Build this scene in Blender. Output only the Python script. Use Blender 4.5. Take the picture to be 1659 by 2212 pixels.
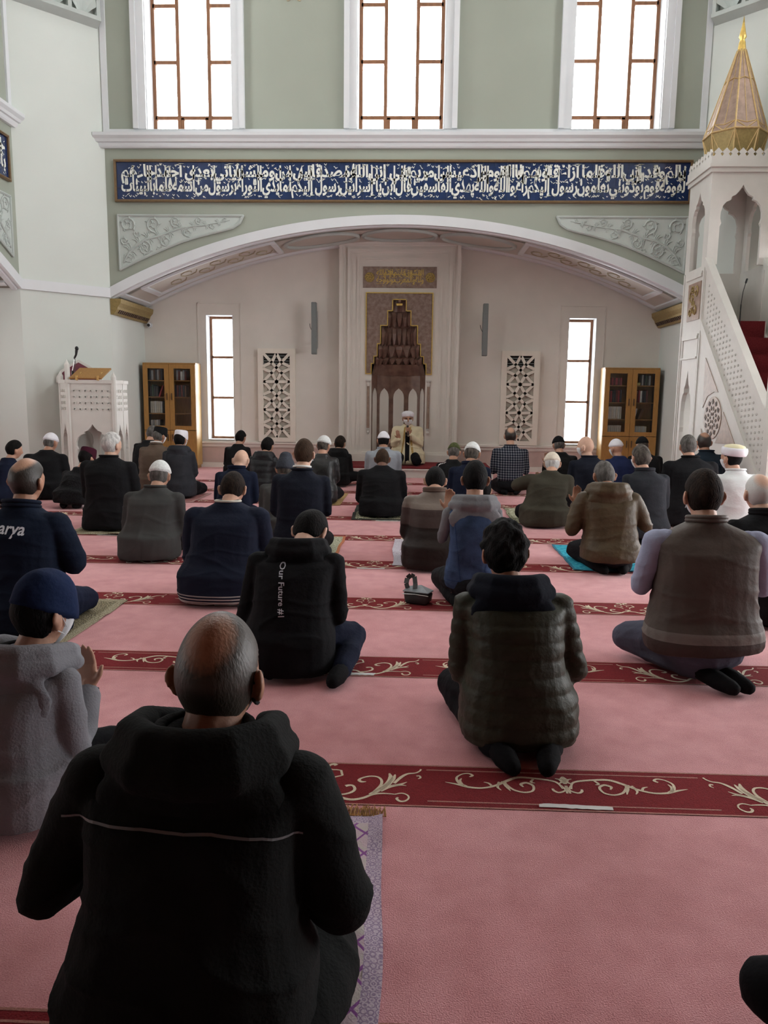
import bpy, bmesh, math, random
import numpy as np
from mathutils import Vector, Matrix, Euler

for _o in list(bpy.data.objects):
    bpy.data.objects.remove(_o)
SC = bpy.context.scene
COL = SC.collection
random.seed(7)
RNG = np.random.default_rng(7)
PI = math.pi

# ------------------------------------------------------------------ camera
CAM_H = 1.33
_cd = bpy.data.cameras.new('camera')
_cd.sensor_fit = 'HORIZONTAL'
_cd.sensor_width = 36.0
_cd.lens = 36.0 * 1647.76 / 1659.0
_cd.clip_start = 0.05
_cd.clip_end = 200
_p, _r, _y = 0.149008, 0.0122186, -0.0361293
_fw = Vector((math.sin(_y) * math.cos(_p), math.cos(_y) * math.cos(_p), -math.sin(_p)))
_rt = Vector((math.cos(_y), -math.sin(_y), 0))
_up = _rt.cross(_fw)
_rt2 = math.cos(_r) * _rt + math.sin(_r) * _up
_up2 = -math.sin(_r) * _rt + math.cos(_r) * _up
_cam = bpy.data.objects.new('camera', _cd)
COL.objects.link(_cam)
_M = Matrix((_rt2, _up2, -_fw)).transposed().to_4x4()
_M.translation = (0, 0, CAM_H)
_cam.matrix_world = _M
SC.camera = _cam

# ------------------------------------------------------------------ sky, exposure
SC.view_settings.view_transform = 'Standard'
SC.view_settings.look = 'None'
SC.view_settings.gamma = 1.0
SC.view_settings.use_curve_mapping = False
SC.view_settings.exposure = 0.12
SKY = 16.0
_w = bpy.data.worlds.new('overcast_sky')
SC.world = _w
_w.use_nodes = True
_bg = _w.node_tree.nodes['Background']
_bg.inputs['Color'].default_value = (0.97, 0.985, 1.0, 1)
_bg.inputs['Strength'].default_value = SKY

# room dimensions (metres); the camera stands at x = y = 0, +y is the qibla
AX = -0.275          # axis of the hall
HW = 4.69            # half width of each big arch
YA, YB = 12.65, 14.2  # arch wall, mihrab wall
DG = 0.99            # leg of the corner diagonals
XL, XR = AX - HW - DG, AX + HW + DG
YC = YA - DG - HW
YR = YA - 2 * DG - 2 * HW
DEP = YB - YA
TOP = 9.6
ARC_R = 10.06
ARC_Z = 4.055 - ARC_R    # centre height of the arch circle


def portal(name, loc, normal, w, h):
    """daylight enters here: a sky portal in a window opening"""
    L = bpy.data.lights.new(name, 'AREA')
    L.shape = 'RECTANGLE'
    L.size, L.size_y = w, h
    L.cycles.is_portal = True
    o = bpy.data.objects.new(name, L)
    COL.objects.link(o)
    n = Vector(normal)
    o.rotation_euler = n.to_track_quat('-Z', 'Y').to_euler()
    o.location = loc
    return o

# ------------------------------------------------------------------ helpers
def tag(o, label=None, cat=None, group=None, kind=None):
    if label: o['label'] = label
    if cat: o['category'] = cat
    if group: o['group'] = group
    if kind: o['kind'] = kind
    return o


def empty(name, loc=(0, 0, 0), rz=0.0):
    o = bpy.data.objects.new(name, None)
    COL.objects.link(o)
    o.location = loc
    o.rotation_euler = (0, 0, rz)
    o.empty_display_size = 0.1
    return o


def origin_of(p):
    v = Vector((0, 0, 0))
    while p is not None:
        v += Vector(p.location)
        p = p.parent
    return v


class MB:
    """collects geometry (world coordinates, or local to T) for one mesh"""
    def __init__(self, T=None):
        self.v, self.f, self.mi = [], [], []
        self.T = T
        self.cur = 0

    def pt(self, p):
        p = self.T(*p) if self.T else p
        self.v.append((float(p[0]), float(p[1]), float(p[2])))
        return len(self.v) - 1

    def face(self, idx):
        self.f.append(tuple(idx))
        self.mi.append(self.cur)

    def poly(self, pts):
        self.face([self.pt(p) for p in pts])

    def box(self, a, b):
        (x0, y0, z0), (x1, y1, z1) = a, b
        i = [self.pt(p) for p in ((x0, y0, z0), (x1, y0, z0), (x1, y1, z0), (x0, y1, z0),
                                  (x0, y0, z1), (x1, y0, z1), (x1, y1, z1), (x0, y1, z1))]
        for q in ((0, 3, 2, 1), (4, 5, 6, 7), (0, 1, 5, 4), (1, 2, 6, 5), (2, 3, 7, 6), (3, 0, 4, 7)):
            self.face([i[k] for k in q])

    def hexa(self, p8):
        i = [self.pt(p) for p in p8]
        for q in ((0, 3, 2, 1), (4, 5, 6, 7), (0, 1, 5, 4), (1, 2, 6, 5), (2, 3, 7, 6), (3, 0, 4, 7)):
            self.face([i[k] for k in q])

    def prism(self, poly, off):
        """extrude a closed polygon (list of 3d points) by the vector off"""
        n = len(poly)
        a = [self.pt(p) for p in poly]
        b = [self.pt((p[0] + off[0], p[1] + off[1], p[2] + off[2])) for p in poly]
        self.face(a[::-1])
        self.face(b)
        for k in range(n):
            self.face((a[k], a[(k + 1) % n], b[(k + 1) % n], b[k]))

    def bar(self, a, b, w, t, up=(0, 0, 1)):
        """a rectangular bar from a to b; w across, t along `up`"""
        a, b = Vector(a), Vector(b)
        d = (b - a).normalized()
        u = Vector(up)
        s = d.cross(u)
        if s.length < 1e-6: s = d.cross(Vector((1, 0, 0)))
        s.normalize()
        u = s.cross(d).normalized()
        s, u = s * (w / 2), u * (t / 2)
        self.hexa([a - s - u, a + s - u, b + s - u, b - s - u, a - s + u, a + s + u, b + s + u, b - s + u])

    def lathe(self, prof, c=(0, 0, 0), n=16, sx=1.0, sy=1.0, rot=0.0, a0=0.0, a1=2 * PI):
        """profile [(r, z)] turned around the vertical axis through c"""
        full = abs(a1 - a0 - 2 * PI) < 1e-6
        m = n if full else n + 1
        rings = []
        for r, z in prof:
            if r < 1e-5:
                rings.append([self.pt((c[0], c[1], c[2] + z))])
            else:
                rings.append([self.pt((c[0] + r * sx * math.cos(a0 + rot + (a1 - a0) * k / n),
                                       c[1] + r * sy * math.sin(a0 + rot + (a1 - a0) * k / n), c[2] + z)) for k in range(m)])
        for A, B in zip(rings, rings[1:]):
            for k in range(n):
                k2 = (k + 1) % m
                if len(A) == 1 and len(B) == 1: continue
                if len(A) == 1: self.face((A[0], B[k2], B[k]))
                elif len(B) == 1: self.face((A[k], A[k2], B[0]))
                else: self.face((A[k], A[k2], B[k2], B[k]))
        return rings

    def tube(self, path, rad, n=10, cap=True, sq=None):
        """round tube along a polyline, rounded ends"""
        P = [Vector(p) for p in path]
        R = list(rad) if hasattr(rad, '__len__') else [rad] * len(P)
        if cap:
            d0 = (P[0] - P[1]).normalized(); d1 = (P[-1] - P[-2]).normalized()
            r0, r1 = R[0], R[-1]
            P = [P[0] + d0 * r0 * .95, P[0] + d0 * r0 * .7] + P + [P[-1] + d1 * r1 * .7, P[-1] + d1 * r1 * .95]
            R = [r0 * .3, r0 * .72] + R + [r1 * .72, r1 * .3]
        t = (P[1] - P[0]).normalized()
        ref = Vector((0, 0, 1)) if abs(t.z) < .9 else Vector((1, 0, 0))
        s = t.cross(ref).normalized()
        rings = []
        for k, p in enumerate(P):
            if 0 < k < len(P) - 1: t = ((P[k + 1] - p).normalized() + (p - P[k - 1]).normalized())
            elif k: t = P[k] - P[k - 1]
            if t.length < 1e-9: t = Vector((0, 0, 1))
            t.normalize()
            s = (s - t * s.dot(t))
            if s.length < 1e-6: s = t.cross(Vector((0.3, .5, .8)))
            s.normalize()
            u = t.cross(s)
            rings.append([self.pt(p + (s * math.cos(2 * PI * j / n) + u * math.sin(2 * PI * j / n)) * R[k]) for j in range(n)])
        for A, B in zip(rings, rings[1:]):
            for j in range(n):
                self.face((A[j], A[(j + 1) % n], B[(j + 1) % n], B[j]))
        self.face(rings[0][::-1]); self.face(rings[-1])

    def rings(self, rr, n=24, pw=2.4):
        """closed loft through horizontal superellipse rings (cx, cy, z, rx, ry)"""
        L = []
        for cx, cy, z, rx, ry in rr:
            ring = []
            for j in range(n):
                a = 2 * PI * j / n
                c, s = math.cos(a), math.sin(a)
                k = (abs(c) ** pw + abs(s) ** pw) ** (-1 / pw)
                ring.append(self.pt((cx + rx * c * k, cy + ry * s * k, z)))
            L.append(ring)
        for A, B in zip(L, L[1:]):
            for j in range(n):
                self.face((A[j], A[(j + 1) % n], B[(j + 1) % n], B[j]))
        self.face(L[0][::-1]); self.face(L[-1])

    def ball(self, c, r, n=14, m=9, M=None):
        r = r if hasattr(r, '__len__') else (r, r, r)
        c = Vector(c)
        rows = []
        for i in range(m + 1):
            ph = PI * i / m
            if i in (0, m):
                q = Vector((0, 0, r[2] * math.cos(ph)))
                rows.append([self.pt(c + (M @ q if M else q))])
            else:
                row = []
                for j in range(n):
                    a = 2 * PI * j / n
                    q = Vector((r[0] * math.sin(ph) * math.cos(a), r[1] * math.sin(ph) * math.sin(a), r[2] * math.cos(ph)))
                    row.append(self.pt(c + (M @ q if M else q)))
                rows.append(row)
        for A, B in zip(rows, rows[1:]):
            for j in range(n):
                if len(A) == 1: self.face((A[0], B[j], B[(j + 1) % n]))
                elif len(B) == 1: self.face((A[j], B[0], A[(j + 1) % n]))
                else: self.face((A[j], B[j], B[(j + 1) % n], A[(j + 1) % n]))

    def ribbon(self, pts, wid, z, thick=0.0):
        """flat tapered stroke in the xy plane at height z"""
        P = [Vector((p[0], p[1], 0)) for p in pts]
        L, R = [], []
        for k, p in enumerate(P):
            t = (P[min(k + 1, len(P) - 1)] - P[max(k - 1, 0)])
            if t.length < 1e-9: t = Vector((1, 0, 0))
            t.normalize()
            nrm = Vector((-t.y, t.x, 0)) * (wid[k] / 2)
            L.append((p + nrm)); R.append((p - nrm))
        a = [self.pt((q.x, q.y, z)) for q in L]
        b = [self.pt((q.x, q.y, z)) for q in R]
        for k in range(len(P) - 1):
            self.face((a[k], b[k], b[k + 1], a[k + 1]))

    def build(self, name, mat, parent=None, smooth=False, shift=True, bevel=0.0, auto=False):
        me = bpy.data.meshes.new(name)
        v = self.v
        o = bpy.data.objects.new(name, me)
        if parent is not None and shift:
            w = origin_of(parent)
            v = [(p[0] - w.x, p[1] - w.y, p[2] - w.z) for p in v]
        me.from_pydata(v, [], self.f)
        mats = mat if isinstance(mat, (list, tuple)) else [mat]
        for m in mats: me.materials.append(m)
        if len(mats) > 1: me.polygons.foreach_set('material_index', self.mi)
        bm = bmesh.new(); bm.from_mesh(me)
        bmesh.ops.recalc_face_normals(bm, faces=bm.faces)
        if bevel > 0:
            bmesh.ops.remove_doubles(bm, verts=bm.verts, dist=1e-5)
            ed = [e for e in bm.edges if len(e.link_faces) == 2 and e.calc_face_angle(0) > .5]
            bmesh.ops.bevel(bm, geom=ed, offset=bevel, segments=1, affect='EDGES', profile=.7)
        bm.to_mesh(me); bm.free()
        if smooth:
            me.polygons.foreach_set('use_smooth', [True] * len(me.polygons))
            if auto: me.set_sharp_from_angle(angle=math.radians(40))
        me.update()
        COL.objects.link(o)
        if parent is not None: o.parent = parent
        return o


def inst(src, name, loc, parent=None, rot=(0, 0, 0), scale=(1, 1, 1)):
    """another object that shares src's mesh"""
    o = bpy.data.objects.new(name, src.data if hasattr(src, 'data') else src)
    COL.objects.link(o)
    if parent is not None:
        w = origin_of(parent)
        loc = (loc[0] - w.x, loc[1] - w.y, loc[2] - w.z)
        o.parent = parent
    o.location = loc; o.rotation_euler = rot; o.scale = scale
    return o


def S(name, mb, mat, parent=None, **k):
    o = mb.build(name, mat, parent, **k)
    if parent is None: o['kind'] = 'structure'
    return o


# ------------------------------------------------------------------ materials
def nodes(name):
    m = bpy.data.materials.new(name)
    m.use_nodes = True
    nt = m.node_tree
    return m, nt, nt.nodes['Principled BSDF'], nt.nodes, nt.links


def lin(c):
    return tuple(((x / 255) / 12.92 if x / 255 <= .04045 else ((x / 255 + .055) / 1.055) ** 2.4) for x in c)


def mat(name, col, rough=.6, metal=0.0, nscale=0, namt=.0, col2=None, bscale=0, bstr=.0, spec=.5, sheen=0, stretch=(1, 1, 1), space='Object'):
    """base colour varied by noise, with an optional fine bump"""
    m, nt, b, N, L = nodes(name)
    b.inputs['Roughness'].default_value = rough
    b.inputs['Metallic'].default_value = metal
    b.inputs['Specular IOR Level'].default_value = spec
    if sheen:
        b.inputs['Sheen Weight'].default_value = sheen
        b.inputs['Sheen Roughness'].default_value = .6
    c1 = (*col, 1)
    if col2 is None: col2 = tuple(x * (1 - namt) for x in col)
    b.inputs['Base Color'].default_value = c1
    if nscale or bscale:
        tc = N.new('ShaderNodeTexCoord'); mp = N.new('ShaderNodeMapping')
        mp.inputs['Scale'].default_value = stretch
        L.new(tc.outputs[space], mp.inputs[0])
    if nscale:
        n = N.new('ShaderNodeTexNoise'); n.inputs['Scale'].default_value = nscale
        n.inputs['Detail'].default_value = 5
        r = N.new('ShaderNodeValToRGB')
        r.color_ramp.elements[0].position = .35; r.color_ramp.elements[1].position = .68
        r.color_ramp.elements[0].color = (*col2, 1); r.color_ramp.elements[1].color = c1
        L.new(mp.outputs[0], n.inputs['Vector']); L.new(n.outputs['Fac'], r.inputs[0]); L.new(r.outputs[0], b.inputs['Base Color'])
    if bscale:
        n2 = N.new('ShaderNodeTexNoise'); n2.inputs['Scale'].default_value = bscale; n2.inputs['Detail'].default_value = 3
        bp = N.new('ShaderNodeBump'); bp.inputs['Strength'].default_value = bstr; bp.inputs['Distance'].default_value = .01
        L.new(mp.outputs[0], n2.inputs['Vector']); L.new(n2.outputs['Fac'], bp.inputs['Height']); L.new(bp.outputs[0], b.inputs['Normal'])
    return m


def fabric(name, col, rough=.9, amt=.25, bs=60, bstr=.25, sheen=.0):
    return mat(name, col, rough, 0, 9, amt, None, bs, bstr, .12, sheen)


def banded(name, stops, axis='Z', rough=.9, soft=False, bs=50):
    """garment printed in bands: stops [(position, colour)] along an object axis in metres"""
    m, nt, b, N, L = nodes(name)
    b.inputs['Roughness'].default_value = rough; b.inputs['Specular IOR Level'].default_value = .15
    tc = N.new('ShaderNodeTexCoord'); sx = N.new('ShaderNodeSeparateXYZ')
    L.new(tc.outputs['Object'], sx.inputs[0])
    r = N.new('ShaderNodeValToRGB')
    cr = r.color_ramp; cr.interpolation = 'LINEAR' if soft else 'CONSTANT'
    while len(cr.elements) > 1: cr.elements.remove(cr.elements[0])
    cr.elements[0].position = stops[0][0]; cr.elements[0].color = (*stops[0][1], 1)
    for p, c in stops[1:]:
        e = cr.elements.new(p); e.color = (*c, 1)
    L.new(sx.outputs[axis], r.inputs[0])
    n = N.new('ShaderNodeTexNoise'); n.inputs['Scale'].default_value = 10
    mx = N.new('ShaderNodeMix'); mx.data_type = 'RGBA'; mx.blend_type = 'MULTIPLY'
    mx.inputs[0].default_value = .35
    L.new(tc.outputs['Object'], n.inputs['Vector']); L.new(r.outputs[0], mx.inputs[6]); L.new(n.outputs['Fac'], mx.inputs[7])
    L.new(mx.outputs[2], b.inputs['Base Color'])
    n2 = N.new('ShaderNodeTexNoise'); n2.inputs['Scale'].default_value = bs
    bp = N.new('ShaderNodeBump'); bp.inputs['Strength'].default_value = .2; bp.inputs['Distance'].default_value = .01
    L.new(tc.outputs['Object'], n2.inputs['Vector']); L.new(n2.outputs['Fac'], bp.inputs['Height']); L.new(bp.outputs[0], b.inputs['Normal'])
    return m


def hairmat(name, col, col2=None):
    return mat(name, col, .8, 0, 40, .5, col2, 130, .6, .12, 0, (1, 1, .35))


M = {}
M['wall_white'] = mat('white_plaster', (.80, .80, .76), .75, 0, 1.2, .04, None, 40, .03)
M['wall_cream'] = mat('cream_plaster', (.64, .68, .64), .8, 0, 1.0, .05, None, 40, .03)
M['wall_green'] = mat('sage_plaster', (.345, .375, .315), .85, 0, 1.0, .05, None, 40, .03)
M['wall_beige'] = mat('beige_stone', (.76, .72, .665), .6, 0, 2.0, .07, None, 30, .03)
M['trim_white'] = mat('white_moulding', (.68, .70, .72), .6, 0, 3, .03)
M['soffit'] = mat('painted_soffit', (.56, .53, .48), .8, 0, 1.5, .08)
M['soffit_gold'] = mat('faded_ornament', (.46, .40, .28), .8, 0, 9, .25)
M['stone_white'] = mat('white_limestone', (.64, .622, .58), .5, 0, 6, .05, None, 60, .05)
M['vent_stone'] = mat('cream_cast_stone', (.82, .765, .68), .6, 0, 6, .05)
M['gilt_rib'] = mat('pale_gilt_rib', (.56, .39, .17), .45, .35, 30, .2)
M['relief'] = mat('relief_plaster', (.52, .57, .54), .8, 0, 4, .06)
M['relief2'] = mat('relief_plaster_darker', (.46, .50, .475), .8, 0, 4, .06)  # darker plaster tone for mouldings, scrolls and squinch ledges
M['dado'] = mat('pinkish_marble', (.56, .42, .38), .4, 0, 6, .12)
M['marble_brown'] = mat('brown_marble', (.24, .15, .115), .35, 0, 7, .35, (.15, .08, .06), 0, 0, .5)
M['marble_plate'] = mat('mottled_brown_marble', (.33, .25, .215), .35, 0, 16, .3, (.21, .135, .11))
M['marble_pale'] = mat('rose_marble', (.37, .255, .195), .4, 0, 14, .3)
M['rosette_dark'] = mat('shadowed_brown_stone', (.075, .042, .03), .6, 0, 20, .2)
M['gold'] = mat('gilding', (.80, .56, .16), .35, .75, 30, .2)
M['gold_dull'] = mat('dull_gold_paint', (.34, .245, .09), .5, .3, 30, .25)
M['wood_frame'] = mat('brown_window_wood', (.28, .13, .065), .5, 0, 20, .25, None, 0, 0, .4, 0, (1, 1, .15))
M['oak'] = mat('oak_veneer', (.42, .215, .06), .42, 0, 18, .28, None, 60, .04, .4, 0, (6, 6, .5))
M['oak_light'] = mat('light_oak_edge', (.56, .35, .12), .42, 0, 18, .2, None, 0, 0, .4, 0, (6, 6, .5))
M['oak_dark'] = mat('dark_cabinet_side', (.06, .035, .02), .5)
M['black'] = mat('black_plastic', (.012, .012, .013), .45, 0, 30, .2)
M['chrome'] = mat('brushed_steel', (.6, .6, .6), .3, .9, 30, .1)
M['speaker_grey'] = mat('grey_speaker_grille', (.22, .24, .24), .55, 0, 200, .25)
M['louver'] = mat('vent_louver_paint', (.56, .52, .45), .7, 0, 10, .1)
M['vent_dark'] = mat('vent_duct_dark', (.03, .028, .025), .8, 0, 10, .2)
M['plum'] = mat('plum_upholstery', (.16, .035, .055), .8, 0, 12, .25)
M['red_carpet'] = mat('red_stair_carpet', (.17, .022, .026), .95, 0, 60, .3, None, 300, .3, .1)
M['tile'] = mat('cobalt_glazed_tile', (.010, .028, .105), .16, 0, 5, .3, None, 6, .02)
M['letters'] = mat('cream_lettering', (.78, .80, .74), .4, 0, 10, .05)
M['paper'] = mat('white_paper_tape', (.72, .74, .72), .8, 0, 20, .08)


def carpet_mat(name, col, col2, sheen=.3):
    m, nt, b, N, L = nodes(name)
    b.inputs['Roughness'].default_value = 1.0
    b.inputs['Specular IOR Level'].default_value = .05
    b.inputs['Sheen Weight'].default_value = sheen
    tc = N.new('ShaderNodeTexCoord')
    a = N.new('ShaderNodeTexNoise'); a.inputs['Scale'].default_value = 1.3; a.inputs['Detail'].default_value = 6; a.inputs['Roughness'].default_value = .65
    f = N.new('ShaderNodeTexNoise'); f.inputs['Scale'].default_value = 260; f.inputs['Detail'].default_value = 2
    L.new(tc.outputs['Object'], a.inputs['Vector']); L.new(tc.outputs['Object'], f.inputs['Vector'])
    r = N.new('ShaderNodeValToRGB')
    r.color_ramp.elements[0].position = .33; r.color_ramp.elements[1].position = .60
    r.color_ramp.elements[0].color = (*col2, 1); r.color_ramp.elements[1].color = (*col, 1)
    g_ = N.new('ShaderNodeTexNoise'); g_.inputs['Scale'].default_value = 9; g_.inputs['Detail'].default_value = 4; L.new(tc.outputs['Object'], g_.inputs['Vector'])
    mg = N.new('ShaderNodeMix'); mg.inputs[0].default_value = .38; L.new(a.outputs['Fac'], mg.inputs[2]); L.new(g_.outputs['Fac'], mg.inputs[3])
    L.new(mg.outputs[0], r.inputs[0])
    mx = N.new('ShaderNodeMix'); mx.data_type = 'RGBA'; mx.blend_type = 'OVERLAY'; mx.inputs[0].default_value = .55
    L.new(r.outputs[0], mx.inputs[6]); L.new(f.outputs['Fac'], mx.inputs[7]); L.new(mx.outputs[2], b.inputs['Base Color'])
    bp = N.new('ShaderNodeBump'); bp.inputs['Strength'].default_value = .5; bp.inputs['Distance'].default_value = .006
    L.new(f.outputs['Fac'], bp.inputs['Height']); L.new(bp.outputs[0], b.inputs['Normal'])
    return m


M['carpet'] = carpet_mat('rose_carpet_pile', (.70, .325, .34), (.53, .205, .215))
M['carpet_red'] = carpet_mat('crimson_carpet_pile', (.21, .020, .024), (.165, .015, .019), .06)
M['carpet_motif'] = carpet_mat('cream_carpet_yarn', (.74, .63, .46), (.62, .52, .37))
M['carpet_line'] = carpet_mat('tan_carpet_yarn', (.40, .17, .13), (.34, .14, .11))


def pane_mat():
    m, nt, b, N, L = nodes('window_glass')
    N.remove(b)
    out = N['Material Output']
    t = N.new('ShaderNodeBsdfTransparent'); g = N.new('ShaderNodeBsdfGlossy')
    g.inputs['Roughness'].default_value = .05
    fr = N.new('ShaderNodeFresnel'); fr.inputs['IOR'].default_value = 1.3
    mx = N.new('ShaderNodeMixShader')
    L.new(fr.outputs[0], mx.inputs[0]); L.new(t.outputs[0], mx.inputs[1]); L.new(g.outputs[0], mx.inputs[2]); L.new(mx.outputs[0], out.inputs[0])
    return m


M['glass'] = pane_mat()

# ------------------------------------------------------------------ the hall
def T_front(u, d, z): return (AX + u, YA + d, z)
def T_left(u, d, z): return (XL - d, YC + u, z)
def T_right(u, d, z): return (XR + d, YC - u, z)
def T_rear(u, d, z): return (AX - u, YR - d, z)


def za(u): return ARC_Z + math.sqrt(ARC_R ** 2 - u * u)


def arc(u, inset=0.0):
    """point of the arch at horizontal position u, moved `inset` towards its centre"""
    th = math.asin(u / ARC_R)
    return ((ARC_R - inset) * math.sin(th), ARC_Z + (ARC_R - inset) * math.cos(th))


THK = .39
UW = (-3.315, 0.0, 3.315)
UWH, UZ0, UZ1 = .68, 5.45, 8.9
LW, LWH, LZ0, LZ1 = 3.30, .25, .51, 2.79
WIN = [0]
floor = None


def hole_wall(mb, u0, u1, z0, z1, d0, d1, holes):
    """box wall with rectangular openings [(ua, ub, za, zb)] left to right"""
    x = u0
    for ua, ub, zl, zh in sorted(holes):
        mb.box((x, d0, z0), (ua, d1, z1))
        if zl > z0: mb.box((ua, d0, z0), (ub, d1, zl))
        if zh < z1: mb.box((ua, d0, zh), (ub, d1, z1))
        x = ub
    mb.box((x, d0, z0), (u1, d1, z1))


def window(T, c, half, z0, z1, d0, cols, rows_side, rows_mid=None, fw=.05, nrm=(0, 0, 0), inset=.33):
    WIN[0] += 1
    base = T(c, inset, z0)
    root = empty('window_%d' % WIN[0], base)
    root['kind'] = 'structure'
    fr = MB(T)
    f0, f1 = d0 + inset - .03, d0 + inset + .03
    fr.box((c - half, f0, z0), (c - half + fw, f1, z1)); fr.box((c + half - fw, f0, z0), (c + half, f1, z1))
    fr.box((c - half + fw, f0, z0), (c + half - fw, f1, z0 + fw)); fr.box((c - half + fw, f0, z1 - fw), (c + half - fw, f1, z1))
    edges = [c - half] + [c + x for x in cols] + [c + half]
    for x in cols: fr.box((c + x - fw / 2, f0 - .004, z0 + fw), (c + x + fw / 2, f1, z1 - fw))
    panes = []
    for k in range(len(edges) - 1):
        a, b = edges[k], edges[k + 1]
        mid = (len(edges) == 4 and k == 1)
        rows = rows_mid if (mid and rows_mid is not None) else rows_side
        zs = [z0] + list(rows) + [z1]
        for z in rows: fr.box((a + fw / 2, f0, z - fw / 2), (b - fw / 2, f1, z + fw / 2))
        for q in range(len(zs) - 1): panes.append((a, b, zs[q], zs[q + 1]))
        if mid:
            fr.box((a + fw / 2, f0, z0 + fw), (a + fw / 2 + .05, f1, rows[0])); fr.box((b - fw / 2 - .05, f0, z0 + fw), (b - fw / 2, f1, rows[0]))
    fr.build('window_frame', M['wood_frame'], root)
    for a, b, zl, zh in panes:
        p = MB(T); p.box((a + .012, d0 + inset - .004, zl + .012), (b - .012, d0 + inset + .004, zh - .012))
        p.build('pane', M['glass'], root)
    n = Vector(T(0, -1, 0)) - Vector(T(0, 0, 0))
    portal('daylight_portal', T(c, d0 + inset + .07, (z0 + z1) / 2), n, 2 * half - .02, z1 - z0 - .02)
    return root


def relief_panel(T, sgn, parent):
    """plaster spandrel panel with an arabesque in relief"""
    out = [(-4.51, 4.165), (-4.5, 3.33), (-4.25, 3.45), (-4.0, 3.56), (-3.75, 3.665), (-3.5, 3.76), (-3.25, 3.835), (-3.0, 3.90), (-2.8, 3.945), (-2.65, 3.985), (-2.54, 4.06), (-2.49, 4.165)]
    mb = MB(T); mb.prism([(sgn * -u, -.022, z) for u, z in out], (0, .03, 0))
    pan = mb.build('relief_panel', M['relief'], parent)
    fr = MB(T)
    for k in range(len(out)):
        a, b = out[k], out[(k + 1) % len(out)]
        fr.tube([(sgn * -a[0], -.022, a[1]), (sgn * -b[0], -.022, b[1])], .022, 6)
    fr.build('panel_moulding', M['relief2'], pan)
    sc = MB(T)

    def low(u): return np.interp(u, [p[0] for p in out[1:]], [p[1] for p in out[1:]])

    def stroke(pts, r):
        sc.tube([(sgn * -x, -.026, z) for x, z in pts], r, 6)

    def spiral(cx, cz, r, a0, turns, dirn, w):
        pts = []
        n = int(14 * turns)
        for k in range(n + 1):
            t = k / n
            a = a0 + dirn * turns * 2 * PI * t
            rr = r * (1 - .82 * t)
            pts.append((cx + rr * math.cos(a), cz + rr * math.sin(a)))
        stroke(pts, [w * (1 - .5 * k / n) for k in range(n + 1)])
        for k in range(1, n, 3):      # leaves along the scroll
            x, z = pts[k]
            a = math.atan2(z - cz, x - cx) + .5 * dirn
            l = r * .38
            stroke([(x, z), (x + l * .5 * math.cos(a), z + l * .5 * math.sin(a)), (x + l * math.cos(a + .5), z + l * math.sin(a + .5))], [w, w * .8, w * .25])
    stem = [(-4.44, 3.44), (-4.34, 3.60), (-4.20, 3.72), (-4.05, 3.80), (-3.88, 3.84), (-3.7, 3.90), (-3.5, 3.97), (-3.3, 4.0), (-3.1, 4.02), (-2.9, 4.06), (-2.7, 4.10)]
    stroke(stem, [.014, .020, .022, .020, .018, .018, .016, .014, .012, .010, .006])
    for (x, z, r, a, t, d, w) in ((-4.36, 4.02, .125, -.6, 1.6, 1, .017), (-4.09, 3.66, .115, 1.6, 1.6, -1, .017), (-4.36, 3.50, .085, .4, 1.4, 1, .013), (-3.93, 4.03, .12, -1.6, 1.6, -1, .016), (-3.74, 3.77, .095, 1.8, 1.5, 1, .014),
                                  (-3.58, 4.07, .085, -1.4, 1.5, -1, .013), (-3.38, 3.90, .075, 1.6, 1.4, 1, .012), (-3.2, 4.09, .06, -1.4, 1.3, -1, .011), (-2.98, 4.00, .05, 1.4, 1.2, 1, .009), (-4.42, 3.78, .07, 0, 1.4, -1, .012),
                                  (-4.20, 3.88, .06, 2.4, 1.2, 1, .010), (-3.86, 3.66, .05, .5, 1.1, -1, .009), (-2.78, 4.11, .035, -1, 1.1, -1, .007)):
        spiral(x, z, r, a, t, d, w)
    for k in range(1, len(stem) - 1):      # acanthus leaves springing from the stem
        x, z = stem[k]
        for sg_ in (-1, 1):
            for an in (.5, .95, 1.4):
                l = .14 * (1 - k * .065)
                a_ = .55 + sg_ * an
                q = [(x, z), (x + l * .55 * math.cos(a_), z + l * .55 * math.sin(a_)), (x + l * math.cos(a_ + .45 * sg_), z + l * math.sin(a_ + .45 * sg_))]
                if q[2][1] > low(q[2][0]) + .03 and q[2][1] < 4.14: stroke(q, [.006, .013, .004])
    sc.build('scroll_relief', M['relief2'], pan, smooth=True)


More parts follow.
